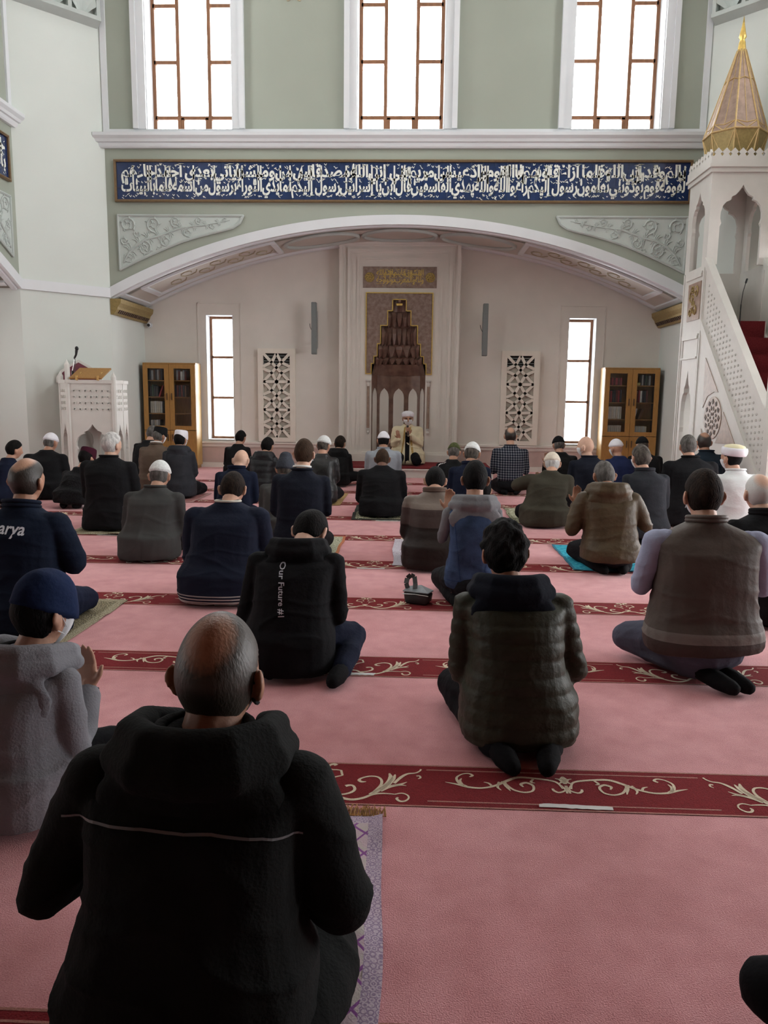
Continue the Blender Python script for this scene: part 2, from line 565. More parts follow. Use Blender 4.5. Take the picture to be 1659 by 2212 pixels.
def bay(T, side, windows=True, back=True, low_windows=(-LW, LW), depth=DEP, mihrab=False, LWH=LWH):
    # --- arch wall
    mb = MB(T)
    N = 48
    us = [-HW + 2 * HW * k / N for k in range(N + 1)]
    zt = UZ0 if windows else TOP
    fa = [(mb.pt((u, 0, za(u))), mb.pt((u, 0, zt))) for u in us]
    bk = [(mb.pt((u, THK, za(u))), mb.pt((u, THK, zt))) for u in us]
    for k in range(N):
        mb.face((fa[k][0], fa[k + 1][0], fa[k + 1][1], fa[k][1]))
        mb.face((bk[k][0], bk[k][1], bk[k + 1][1], bk[k + 1][0]))
        mb.face((fa[k][0], bk[k][0], bk[k + 1][0], fa[k + 1][0]))
        mb.face((fa[k][1], fa[k + 1][1], bk[k + 1][1], bk[k][1]))
    if windows:
        hole_wall(mb, -HW, HW, UZ0, TOP, 0, THK, [(c - UWH, c + UWH, UZ0, UZ1) for c in UW])
    wall = S('wall_' + side, mb, M['wall_green'])
    # --- white arch band, window surrounds, cornice
    mb = MB(T)
    prev = None
    for u in us:
        a, b = arc(u, .012), arc(u, -.135)
        q = [mb.pt((a[0], -.035, a[1])), mb.pt((b[0], -.035, b[1])), mb.pt((b[0], .01, b[1])), mb.pt((a[0], .06, a[1]))]
        if prev:
            for k in range(4): mb.face((prev[k], q[k], q[(k + 1) % 4], prev[(k + 1) % 4]))
        prev = q
    mb.build('arch_band', M['trim_white'], wall)
    prof = [(0, 5.18), (-.05, 5.18), (-.065, 5.205), (-.075, 5.25), (-.10, 5.26), (-.115, 5.30), (-.15, 5.34), (-.155, 5.385), (0, 5.40)]
    mb = MB(T)
    mb.prism([(-HW - .13, d, z) for d, z in prof], (2 * HW + .26, 0, 0))
    mb.build('cornice', M['trim_white'], wall)
    if windows:
        mb = MB(T)
        mb.box((-HW, -.03, 5.40), (HW, 0, 5.465))
        for s in (-1, 1): mb.box((s * HW, -.03, 5.465), (s * (HW - .09), 0, TOP))
        mb.build('sill_band', M['trim_white'], wall)
        for c in UW:
            mb = MB(T)
            for s in (-1, 1):
                mb.box((c + s * UWH, -.045, 5.465), (c + s * (UWH + .12), 0, UZ1 + .2))
                mb.box((c + s * (UWH + .12), -.075, 5.465), (c + s * (UWH + .20), 0, UZ1 + .2))
            mb.box((c - UWH, -.045, UZ1), (c + UWH, 0, UZ1 + .2))
            for s in (-1, 1): mb.box((c + s * UWH, 0, UZ0), (c + s * (UWH - .012), THK - .06, UZ1))
            mb.box((c - UWH, -.04, UZ0), (c + UWH, THK - .1, UZ0 + .012))
            mb.build('window_surround', M['trim_white'], wall)
        # gilt ornament low on the plain panels between the windows
        for c in (-1.66, 1.66):
            mb = MB(T)
            for s in (-1, 1):
                for (x, z, r, a) in ((.10, 7.36, .08, .3), (.24, 7.44, .09, 2.2), (.36, 7.40, .05, 1.0)):
                    pts = [(c + s * (x + r * math.cos(a + t * .55) * (1 - t * .06)), -.008, z + r * math.sin(a + t * .55) * (1 - t * .06)) for t in range(9)]
                    mb.tube(pts, .010, 5)
            mb.build('gilt_scroll', M['soffit_gold'], wall)
        for c in UW:
            window(T, c, UWH - .012, UZ0 + .012, UZ1, 0, (-.25, .25), (5.74, 6.57, 7.40, 8.23), (5.74,), .055, None, .33)
    for s in (-1, 1): relief_panel(T, s, wall)
    # --- vaulted soffit with raised coffer frames
    mb = MB(T)
    g = []
    for u in us:
        a, b = arc(u), arc(u, -.15)
        g.append((mb.pt((a[0], .0, a[1])), mb.pt((a[0], depth, a[1])), mb.pt((b[0], .0, b[1])), mb.pt((b[0], depth, b[1]))))
    for k in range(N):
        A, B = g[k], g[k + 1]
        mb.face((A[0], A[1], B[1], B[0])); mb.face((A[2], B[2], B[3], A[3]))
        mb.face((A[1], A[3], B[3], B[1]))
    so = S('ceiling_arch_' + side, mb, M['soffit'])
    if depth < 2:
        mb = MB(T)

        def seg(u0, u1, d0, d1, n=8, h=.035):
            pr = None
            for k in range(n + 1):
                u = u0 + (u1 - u0) * k / n
                a, b = arc(u, -.005), arc(u, h)
                q = [mb.pt((a[0], d0, a[1])), mb.pt((b[0], d0 + .012, b[1])), mb.pt((b[0], d1 - .012, b[1])), mb.pt((a[0], d1, a[1]))]
                if pr:
                    for j in range(4): mb.face((pr[j], q[j], q[(j + 1) % 4], pr[(j + 1) % 4]))
                else: mb.face(q)
                pr = q
            mb.face(pr[::-1])
        seg(-HW, HW, .03, .13, 44); seg(-HW, HW, depth - .14, depth - .02, 44)
        for s in (-1, 1):
            seg(s * 4.60, s * 4.52, .13, depth - .14, 2)
            seg(s * 4.30, s * 2.05, .30, .37, 14); seg(s * 4.30, s * 2.05, depth - .40, depth - .33, 14)
            seg(s * 4.30, s * 4.22, .37, depth - .40, 2); seg(s * 2.13, s * 2.05, .37, depth - .40, 2)
        mb.build('coffer_moulding', M['trim_white'], so)
        for c in (-1.32, 0, 1.32):
            mb = MB(T)
            pts = []
            for k in range(33):
                a = 2 * PI * k / 32
                u = c + .62 * math.cos(a)
                q = arc(u, .012)
                pts.append((q[0], depth / 2 + .42 * math.sin(a), q[1]))
            mb.tube(pts, .035, 6, cap=False)
            mb.build('oval_moulding', M['relief2'], so)
        for s in (-1, 1):
            mb = MB(T)
            for j in range(7):
                u0 = s * (2.35 + j * .25)
                pts = []
                for k in range(10):
                    a = k * .75
                    r = .16 * (1 - k * .07)
                    u = u0 + r * math.cos(a)
                    q = arc(u, .004)
                    pts.append((q[0], depth / 2 + (-1) ** j * .12 + r * 1.3 * math.sin(a), q[1]))
                mb.tube(pts, .012, 5)
            mb.build('painted_scroll', M['soffit_gold'], so)
    # --- recess side walls
    mb = MB(T)
    for s in (-1, 1):
        mb.box((s * HW, 0, 0), (s * (HW + .3), depth + .36, 3.6))
    S('wall_' + side + '_jambs', mb, M['wall_cream'])
    if back:
        mb = MB(T)
        holes = [(c - LWH, c + LWH, LZ0, LZ1) for c in low_windows]
        if mihrab: holes.append((-.98, .98, 0, 3.4))
        hole_wall(mb, -HW, HW, 0, 4.2, depth, depth + .36, holes)
        wb = S('wall_' + side + '_back', mb, M['wall_beige'])
        if mihrab:
            mb = MB(T); mb.box((-1.2, depth + .62, 0), (1.2, depth + .7, 4.2))
            for s in (-1, 1): mb.box((s * .98, depth + .36, 0), (s * 1.2, depth + .62, 4.2))
            mb.box((-.98, depth + .36, 3.4), (.98, depth + .62, 4.2))
            mb.build('niche_backing', M['wall_beige'], wb)
        for c in low_windows:
            mb = MB(T)
            e = .02
            mb.box((c - LWH, depth + .0, LZ0), (c - LWH + .01, depth + .30, LZ1)); mb.box((c + LWH - .01, depth, LZ0), (c + LWH, depth + .30, LZ1))
            mb.box((c - LWH, depth - .03, LZ0 - .0), (c + LWH, depth + .30, LZ0 + .012)); mb.box((c - LWH, depth, LZ1 - .01), (c + LWH, depth + .30, LZ1))
            mb.build('window_reveal', M['trim_white'], wb)
            mb = MB(T)
            for s in (-1, 1): mb.box((c + s * (LWH + .135), depth - .012, .5), (c + s * (LWH + .15), depth, 3.0))
            mb.box((c - LWH - .15, depth - .012, 2.985), (c + LWH + .15, depth, 3.0))
            mb.build('window_panel_moulding', M['wall_beige'], wb)
            window(T, c, LWH - .01, LZ0 + .012, LZ1 - .01, depth, (), (LZ0 + .78, LZ0 + 1.53), None, .045, None, .28)
        # dado: skirting, rose marble slabs, rail
        spans = [(-HW, -1.09), (1.09, HW)] if mihrab else [(-HW, HW)]
        for a, b in spans:
            mb = MB(T)
            prof = [(depth, .375), (depth - .03, .375), (depth - .045, .40), (depth - .045, .425), (depth - .07, .45), (depth - .07, .48), (depth, .50)]
            mb.prism([(a, d, z) for d, z in prof], (b - a, 0, 0))
            S('trim_%s_dado_rail' % side, mb, M['wall_beige'])
            mb = MB(T); mb.box((a, depth - .035, 0), (b, depth, .09))
            S('baseboard_%s' % side, mb, M['wall_beige'])
            n = max(1, int(round((b - a) / .9)))
            root = MB(T); root.box((a, depth - .008, .09), (b, depth, .375))
            ro = S('trim_%s_dado' % side, root, M['dado'])
            for k in range(n):
                x0, x1 = a + (b - a) * k / n, a + (b - a) * (k + 1) / n
                q = MB(T); q.box((x0 + .004, depth - .02, .094), (x1 - .004, depth - .008, .372))
                q.build('marble_slab', M['dado'], ro)
    return wall


# floor and the strips of patterned border woven into it
mb = MB(); mb.box((-9, -6, -.2), (9, 15.2, 0)); floor = S('floor', mb, M['carpet'])
ROW0, ROWS, ROWW = 2.626, 1.16933, .287
MOT0, MOTP = -.289, 1.68572


def motif_mesh(which):
    mb = MB()
    kx = .000385

    def st(pts, w, fy=lambda y: (500 - y) / 390 * ROWW, k=kx):
        w = w if hasattr(w, '__len__') else [w] * len(pts)
        # smooth the polyline
        P = [Vector((x, y)) for x, y in pts]
        Q, Wd = [], []
        n = len(P)
        for i in range(n - 1):
            p0, p1, p2, p3 = P[max(i - 1, 0)], P[i], P[i + 1], P[min(i + 2, n - 1)]
            for j in range(4):
                t = j / 4
                Q.append(.5 * ((2 * p1) + (-p0 + p2) * t + (2 * p0 - 5 * p1 + 4 * p2 - p3) * t * t + (-p0 + 3 * p1 - 3 * p2 + p3) * t ** 3))
                Wd.append(w[i] + (w[i + 1] - w[i]) * t)
        Q.append(P[-1]); Wd.append(w[-1])
        for s in (-1, 1):
            mb.ribbon([(s * q.x * k, fy(q.y)) for q in Q], [x * k * 1.38 for x in Wd], 0)
    if which == 'A':
        st([(-85, 140), (-60, 128), (-25, 140), (-18, 165), (-50, 183), (-100, 185), (-138, 190)], [30, 26, 20, 16, 14, 12, 12])
        st([(-138, 188), (-160, 240)], [16, 16]); st([(-160, 240), (-100, 255), (-65, 275), (-52, 305)], [12, 16, 14, 4])
        st([(-72, 240), (-40, 228), (-30, 240)], [4, 16, 4]); st([(-45, 205), (-38, 235)], [4, 14])
        st([(45, 350), (15, 345), (2, 370), (30, 390), (90, 400), (150, 432), (230, 455), (300, 458), (380, 440), (450, 410), (520, 398), (600, 398), (650, 402)], [22, 24, 24, 26, 22, 24, 26, 24, 22, 20, 16, 12, 8])
        st([(150, 420), (215, 412), (270, 392), (292, 365), (272, 335), (235, 332), (205, 340)], [14, 18, 20, 20, 18, 22, 26])
        st([(455, 395), (500, 350), (525, 310), (520, 270), (480, 243), (410, 240), (345, 258), (318, 280), (345, 295), (385, 292)], [20, 22, 20, 18, 16, 16, 16, 22, 22, 6])
        st([(430, 410), (510, 365), (575, 310), (605, 250), (590, 205)], [26, 34, 36, 34, 10])
        st([(520, 365), (590, 305), (630, 255), (645, 215)], [24, 36, 30, 8])
        st([(520, 375), (600, 335), (690, 315), (750, 320)], [26, 26, 18, 4]); st([(600, 325), (690, 310), (755, 285)], [14, 20, 4])
        st([(640, 300), (700, 240), (760, 205), (830, 195), (870, 175), (885, 155)], [20, 24, 18, 12, 12, 14])
        st([(840, 225), (868, 222), (878, 240), (855, 252)], [14, 14, 14, 6])
        st([(650, 402), (710, 390), (760, 405), (772, 432), (740, 458), (695, 460), (668, 440), (680, 428)], [10, 12, 12, 12, 16, 18, 18, 12])
    else:
        fy = lambda y: (300 - y) / 190 * ROWW
        k2 = kx * 4.1475 / 2.307
        st2 = lambda p, w: st(p, w, fy, k2)
        st2([(20, 205), (35, 180), (70, 168), (150, 160), (230, 158), (290, 175), (350, 198), (420, 212), (490, 210), (550, 198), (605, 190)], [8, 9, 10, 12, 14, 14, 12, 10, 12, 10, 2])
        st2([(300, 190), (270, 215), (220, 226), (175, 218), (165, 195), (195, 182), (225, 190), (215, 202)], [8, 10, 9, 9, 10, 12, 12, 5])
        st2([(310, 178), (300, 200), (285, 222)], [18, 14, 3]); st2([(330, 182), (345, 205), (330, 220)], [12, 10, 3])
        st2([(150, 160), (170, 178), (150, 182)], [8, 10, 3]); st2([(370, 205), (385, 190), (410, 185)], [10, 9, 3])
        st2([(500, 208), (535, 192), (545, 168), (515, 150), (480, 146), (462, 155), (478, 162)], [14, 12, 9, 6, 8, 11, 6])
        st2([(515, 205), (530, 185), (520, 170)], [12, 12, 3])
        st2([(25, 190), (10, 210), (45, 222), (68, 215), (72, 205)], [8, 8, 9, 11, 8]); st2([(0, 190), (8, 225)], [10, 8])
        st2([(0, 148), (10, 165), (0, 182)], [5, 22, 8]); st2([(0, 165), (42, 158)], [12, 4]); st2([(0, 170), (34, 182)], [12, 4])
    me = bpy.data.meshes.new('scroll_motif_' + which)
    me.from_pydata(mb.v, [], mb.f); me.materials.append(M['carpet_motif'])
    return me


MOT = {k: motif_mesh(k) for k in 'AB'}
_xa, _xb = XL - 1.4, XR + 1.4
for k in range(-3, 9):
    yf = ROW0 + k * ROWS; yn = yf - ROWW
    xa, xb = (_xa, _xb) if YC - HW < yn and yf < YC + HW else (AX - HW, AX + HW)
    mb = MB(); mb.box((xa, yn, -.01), (xb, yf, .0016))
    st = mb.build('carpet_border', M['carpet_red'], floor)
    ln = MB()
    for yy in (yn + .004, yf - .004): ln.box((xa, yy - .004, .0), (xb, yy + .004, .0022))
    for n in range(-4, 5):
        x0 = MOT0 + n * MOTP + .36; x1 = x0 + MOTP - .72
        for yy in (yn + .036, yf - .036):
            if x0 > xa and x1 < xb: ln.box((x0, yy - .0035, 0), (x1, yy + .0035, .0022))
    ln.build('border_line', M['carpet_line'], st)
    if k > -2:
        for n in range(-8, 9):
            x = MOT0 + n * MOTP / 2
            if xa + .5 < x < xb - .5:
                inst(MOT['A' if n % 2 == 0 else 'B'], 'scroll_motif', (x, yn, .0026), st)

wall_front = bay(T_front, 'front', True, True, (-LW, LW), DEP, True)
wall_left = bay(T_left, 'left', True, True, (-LW, LW))
wall_right = bay(T_right, 'right', True, True, (-LW, -1.1, 1.1, LW), LWH=.88)  # unseen low windows, widened to brighten the hall from the right
wall_rear = bay(T_rear, 'rear', False, False, (), 6.2)
# unseen gallery floor over the camera, added in dark wood to darken near carpet
mb = MB(); mb.box((AX - HW - .55, YR - 6.2, 3.02), (AX + HW + .55, 2.95, 3.22)); S('ceiling_gallery_shade', mb, M['wood_frame'])
mb = MB(); mb.box((AX - HW - .3, YR - 6.5, 0), (AX + HW + .3, YR - 6.2, 4.6)); S('wall_rear_end', mb, M['oak'])
mb = MB(); mb.box((XL - .4, YR - .4, TOP), (XR + .4, YA + .4, TOP + .2)); S('ceiling', mb, M['wall_white'])

# corner diagonals, with the white band at springing height and a squinch high up
for nm, sx, sy in (('front_left', -1, 1), ('front_right', 1, 1), ('rear_left', -1, -1), ('rear_right', 1, -1)):
    yy = YA if sy > 0 else YR
    a = Vector((AX + sx * HW, yy, 0)); b = Vector((AX + sx * (HW + DG), yy - sy * DG, 0))
    nrm = Vector((-sx, -sy, 0)).normalized()
    out = -nrm * .3
    mb = MB(); mb.prism([a, b, b + out, a + out], (0, 0, TOP)); w = S('wall_' + nm, mb, M['wall_cream'])
    mb = MB()
    mb.prism([a + nrm * .035 + Vector((0, 0, 2.885)), b + nrm * .035 + Vector((0, 0, 2.885)), b + Vector((0, 0, 2.885)), a + Vector((0, 0, 2.885))], (0, 0, .15))
    mb.build('springing_band', M['trim_white'], w)
    if sy > 0:
        mb = MB()
        L_ = b - a
        def q(t, o, z): return a + L_ * t + nrm * o + Vector((0, 0, z))
        mb.prism([q(.03, 0, 6.92), q(.97, 0, 6.92), q(.97, .16, 6.98), q(.03, .16, 6.98)], (0, 0, .06))
        for t in (.05, .36, .66, .95):
            mb.prism([q(t - .02, 0, 7.0), q(t + .02, 0, 7.0), q(t + .02, .14, 7.0), q(t - .02, .14, 7.0)], (0, 0, 1.6))
        mb.build('squinch_ledge', M['relief2'], w)
        for k, t in enumerate((.205, .51, .805)):
            mb = MB()
            for j in range(6):
                a0, a1 = PI * j / 6, PI * (j + 1) / 6
                r = .13 * L_.length / 1.4 * 1.05
                mb.poly([q(t, .0, 7.02), q(t - .14 * math.cos(a0), .13, 7.18 + .25 * math.sin(a0)), q(t - .14 * math.cos(a1), .13, 7.18 + .25 * math.sin(a1))])
            mb.build('squinch_shell', M['relief'], w)

# gold cornice mouldings under the springing of the front arch
for s, nm in ((-1, 'left'), (1, 'right')):
    mb = MB()
    X = AX + s * HW
    prof = [(0, 2.62), (.05, 2.62), (.11, 2.70), (.12, 2.74), (.17, 2.80), (.18, 2.87), (0, 2.87)]
    mb.prism([(X - s * d, YA - .02, z) for d, z in prof], (0, DEP + .02, 0))
    o = S('trim_gold_' + nm, mb, M['gold_dull'])
    for k in range(18):
        y = YA + .09 + k * .08
        t = MB(); t.prism([(X - s * .07, y, 2.655), (X - s * .105, y, 2.705), (X - s * .125, y, 2.70), (X - s * .085, y, 2.645)], (0, .035, 0))
        t.build('dark_slot', M['rosette_dark'], o)  # dark pieces paint the shade inside the moulding's slots

# ------------------------------------------------------------------ Arabic lettering
AR = {'ا': (0xFE8D, 0xFE8E, 0, 0), 'أ': (0xFE83, 0xFE84, 0, 0), 'إ': (0xFE87, 0xFE88, 0, 0), 'آ': (0xFE81, 0xFE82, 0, 0),
      'ب': (0xFE8F, 0xFE90, 0xFE91, 0xFE92), 'ة': (0xFE93, 0xFE94, 0, 0), 'ت': (0xFE95, 0xFE96, 0xFE97, 0xFE98),
      'ث': (0xFE99, 0xFE9A, 0xFE9B, 0xFE9C), 'ج': (0xFE9D, 0xFE9E, 0xFE9F, 0xFEA0), 'ح': (0xFEA1, 0xFEA2, 0xFEA3, 0xFEA4),
      'خ': (0xFEA5, 0xFEA6, 0xFEA7, 0xFEA8), 'د': (0xFEA9, 0xFEAA, 0, 0), 'ذ': (0xFEAB, 0xFEAC, 0, 0), 'ر': (0xFEAD, 0xFEAE, 0, 0),
      'ز': (0xFEAF, 0xFEB0, 0, 0), 'س': (0xFEB1, 0xFEB2, 0xFEB3, 0xFEB4), 'ش': (0xFEB5, 0xFEB6, 0xFEB7, 0xFEB8),
      'ص': (0xFEB9, 0xFEBA, 0xFEBB, 0xFEBC), 'ع': (0xFEC9, 0xFECA, 0xFECB, 0xFECC), 'غ': (0xFECD, 0xFECE, 0xFECF, 0xFED0),
      'ف': (0xFED1, 0xFED2, 0xFED3, 0xFED4), 'ق': (0xFED5, 0xFED6, 0xFED7, 0xFED8), 'ك': (0xFED9, 0xFEDA, 0xFEDB, 0xFEDC),
      'ل': (0xFEDD, 0xFEDE, 0xFEDF, 0xFEE0), 'م': (0xFEE1, 0xFEE2, 0xFEE3, 0xFEE4), 'ن': (0xFEE5, 0xFEE6, 0xFEE7, 0xFEE8),
      'ه': (0xFEE9, 0xFEEA, 0xFEEB, 0xFEEC), 'و': (0xFEED, 0xFEEE, 0, 0), 'ؤ': (0xFE85, 0xFE86, 0, 0), 'ى': (0xFEEF, 0xFEF0, 0, 0),
      'ي': (0xFEF1, 0xFEF2, 0xFEF3, 0xFEF4), 'ئ': (0xFE89, 0xFE8A, 0xFE8B, 0xFE8C), 'ء': (0xFE80, 0xFE80, 0, 0)}


def shape(w):
    out = []
    for i, c in enumerate(w):
        f = AR.get(c)
        if not f: continue
        prev = i > 0 and AR.get(w[i - 1], (0, 0, 0))[2]
        nxt = i < len(w) - 1 and w[i + 1] in AR and w[i + 1] != 'ء'
        k = f[3] if (prev and nxt and f[2]) else f[1] if prev else f[2] if (nxt and f[2]) else f[0]
        out.append(chr(k))
    return ''.join(reversed(out))


_txt = {}


def text_geo(s, size=1.0, bold=0.0, res=2):
    """outline text as (verts, faces), cached"""
    key = (s, size, bold, res)
    if key not in _txt:
        c = bpy.data.curves.new('txt', 'FONT'); c.body = s; c.size = size; c.resolution_u = res; c.offset = bold
        c.fill_mode = 'FRONT'
        o = bpy.data.objects.new('txt', c); COL.objects.link(o)
        dg = bpy.context.evaluated_depsgraph_get()
        me = bpy.data.meshes.new_from_object(o.evaluated_get(dg))
        v = np.array([p.co[:] for p in me.vertices]).reshape(-1, 3)
        f = [tuple(p.vertices) for p in me.polygons]
        bpy.data.objects.remove(o); bpy.data.curves.remove(c); bpy.data.meshes.remove(me)
        _txt[key] = (v, f)
    return _txt[key]


VERSE = ('لقومه يا قوم لم تؤذونني وقد تعلمون أني رسول الله إليكم فلما زاغوا أزاغ الله قلوبهم والله لا يهدي القوم الفاسقين '
         'وإذ قال عيسى ابن مريم يا بني إسرائيل إني رسول الله إليكم مصدقا لما بين يدي من التوراة ومبشرا برسول يأتي من بعدي اسمه أحمد فلما جاءهم بالبينات').split()


def calligraphy(words, u0, u1, z0, z1, bold=.034, seed=1):
    """two interleaved tiers of words, right to left, stretched tall, with small vowel marks: 2D verts (u, z), faces"""
    V, F = [], []
    rnd = random.Random(seed)
    ht = z1 - z0
    items, cur = [], [0.0, 0.0]
    for i, w in enumerate(words):
        t = i % 2
        v, f = text_geo(shape(w), 1.0, bold)
        if not len(v): continue
        wd = v[:, 0].max() - v[:, 0].min()
        x = cur[t]
        items.append((x, t, v, f, wd))
        cur[t] = x + wd * .98 + .05
    for x, t, v, f, wd in items:
        b = len(V)
        sz = ht * .60
        sx = (u1 - u0) / cur[t]      # each tier fills the whole length
        for p in v:
            pu = u1 - (x + wd - (p[0] - v[:, 0].min())) * sx
            pz = z0 + ht * (.20 + .42 * t) + sz * (.80 * min(p[1], .42) + max(0, p[1] - .42) * (2.75 if t == 0 else .80))
            V.append((pu, min(max(pz, z0), z1)))
        F += [tuple(b + k for k in q) for q in f]
    n = int((u1 - u0) / ht * 26)
    for k in range(n):            # vowel strokes, dots and little hooks
        u = u0 + (u1 - u0) * (k + rnd.random()) / n
        z = z0 + ht * rnd.choice((.02, .06, .45, .52, .86, .93)) + rnd.uniform(-.02, .03) * ht
        l = ht * rnd.uniform(.05, .10)
        a = rnd.choice((.5, .5, 2.3, -.6))
        w = ht * .012
        kind = rnd.random()
        pts = [(u, z), (u + l * math.cos(a), z + l * math.sin(a))]
        if kind < .45: pts = [(u - l * .4, z + l * .6), (u, z), (u + l * .4, z + l * .6)]
        for (a0, a1) in zip(pts, pts[1:]):
            d = Vector((a1[0] - a0[0], a1[1] - a0[1])).normalized()
            nn = Vector((-d.y, d.x)) * w
            b = len(V)
            V += [(a0[0] + nn.x, a0[1] + nn.y), (a0[0] - nn.x, a0[1] - nn.y), (a1[0] - nn.x * .5, a1[1] - nn.y * .5), (a1[0] + nn.x * .5, a1[1] + nn.y * .5)]
            F.append((b, b + 1, b + 2, b + 3))
    return V, F


def lay_text(T, V, F, d, mt, parent, name, thick=0.0):
    mb = MB(T)
    for u, z in V: mb.pt((u, d, z))
    mb.f = list(F); mb.mi = [0] * len(F)
    me = bpy.data.meshes.new(name)
    w = origin_of(parent)
    me.from_pydata([(p[0] - w.x, p[1] - w.y, p[2] - w.z) for p in mb.v], [], mb.f)
    me.materials.append(mt)
    o = bpy.data.objects.new(name, me); COL.objects.link(o); o.parent = parent
    return o


def banner(T, words, label, u0=-4.54, u1=4.53, z0=4.37, z1=5.01):
    base = T((u0 + u1) / 2, -.03, z0)
    root = empty('calligraphy_frieze', base)
    tag(root, label, 'frieze')
    fr = MB(T)
    w = .036
    for (a, b) in (((u0, z0), (u1, z0 + w)), ((u0, z1 - w), (u1, z1))): fr.box((a[0], -.05, a[1]), (b[0], -.002, b[1]))
    for (a, b) in ((u0, u0 + w), (u1 - w, u1)): fr.box((a, -.05, z0 + w), (b, -.002, z1 - w))
    for (a, b) in (((u0 + .012, z0 + .012), (u1 - .012, z0 + .022)), ((u0 + .012, z1 - .022), (u1 - .012, z1 - .012))): fr.box((a[0], -.058, a[1]), (b[0], -.05, b[1]))
    fr.build('gilt_frame', mat('bronze_frame', (.22, .14, .07), .45, .3, 30, .2) if 'bronze_frame' not in bpy.data.materials else bpy.data.materials['bronze_frame'], root)
    bk = MB(T); bk.box((u0 + w, -.014, z0 + w), (u1 - w, -.002, z1 - w)); bk.build('backing', M['letters'], root)
    nc, nr = 48, 3
    tw, th = (u1 - u0 - 2 * w) / nc, (z1 - z0 - 2 * w) / nr
    t = MB(T); t.box((u0 + w + .001, -.024, z0 + w + .001), (u0 + w + tw - .001, -.013, z0 + w + th - .001))
    first = t.build('tile', M['tile'], root)
    p0 = Vector(T(0, 0, 0))
    for i in range(nc):
        for j in range(nr):
            if i or j:
                off = Vector(T(i * tw, 0, j * th)) - p0
                o = first.copy(); COL.objects.link(o); o.parent = root; o.location = off
    if words:
        V, F = calligraphy(words, u0 + .11, u1 - .10, z0 + .065, z1 - .055)
        lay_text(T, V, F, -.0275, M['letters'], root, 'lettering')
    return root


banner(T_front, VERSE, 'long cobalt tile frieze with cream Arabic calligraphy above the mihrab arch')
banner(T_left, VERSE[::-1][:34], 'cobalt tile calligraphy frieze on the left side wall, cut by the picture edge')

# ------------------------------------------------------------------ mihrab
MF = DEP - .18           # front face of the mihrab block (depth from the arch wall)
PZ = .17                 # platform height
root = empty('mihrab', T_front(0, MF, PZ))
tag(root, 'tall stone prayer niche with stepped brown marble hood edged in gold', 'mihrab')
mb = MB(T_front)
HN = .487
steps = [(.487, 1.756, 1.926), (.44, 1.926, 2.057), (.381, 2.057, 2.276), (.323, 2.276, 2.598), (.2, 2.598, 2.854), (.114, 2.854, 3.052)]
for s in (-1, 1):
    mb.box((s * 1.075, MF, 0), (s * .60, DEP + .36, 4.06))
    mb.box((s * .60, MF, 0), (s * HN, DEP + .36, 1.756))
mb.box((-.60, MF, 3.175), (.60, DEP + .36, 4.06))
mb.build('surround', M['wall_beige'], root)
for k, (hw, zt, w, pr) in enumerate(((1.075, 4.05, .055, .05), (.93, 3.93, .05, .03), (.76, 3.78, .035, .02))):
    mb = MB(T_front)
    for s in (-1, 1):
        mb.box((s * hw, MF - pr, .17), (s * (hw - w), MF, zt)); mb.box((s * (hw - w), MF - pr * .5, .17), (s * (hw - w - .025), MF, zt - w))
    mb.box((-hw + w, MF - pr, zt - w), (hw - w, MF, zt)); mb.box((-hw + w + .025, MF - pr * .5, zt - w - .025), (hw - w - .025, MF, zt - w))
    mb.build('raised_border', M['wall_beige'], root)
for s in (-1, 1):
    mb = MB(T_front); mb.box((s * 1.09, MF - .06, .17), (s * .52, MF, .30)); mb.box((s * 1.085, MF - .04, .30), (s * .52, MF, .34))
    mb.build('plinth', M['wall_beige'], root)
# stepped marble plate
outl = []
for hw, zl, zh in steps: outl += [(hw, zl), (hw, zh)]
HF = .585
mb = MB(T_front)
for s in (-1, 1):
    for hw, zl, zh in steps: mb.box((s * HF, MF - .006, zl), (s * hw, MF + .05, zh))
mb.box((-HF, MF - .006, 3.052), (HF, MF + .05, 3.175))
plate = mb.build('marble_plate', M['marble_plate'], root)
mb = MB(T_front)
g = .016
mb.box((-HF - g, MF - .03, 3.165), (HF + g, MF, 3.165 + g))
for s in (-1, 1):
    mb.box((s * (HF + g), MF - .03, 1.745), (s * HF, MF, 3.165)); mb.box((s * HF, MF - .03, 1.745), (s * .487, MF, 1.745 + g))
    for k, (hw, zl, zh) in enumerate(steps):
        mb.box((s * (hw + g), MF - .028, zl), (s * hw, MF - .004, zh + (g if k < 5 else 0)))
        nx = steps[k + 1][0] if k < 5 else 0
        mb.box((s * hw, MF - .028, zh), (s * nx, MF - .004, zh + g))
mb.build('gold_outline', M['gold'], root)
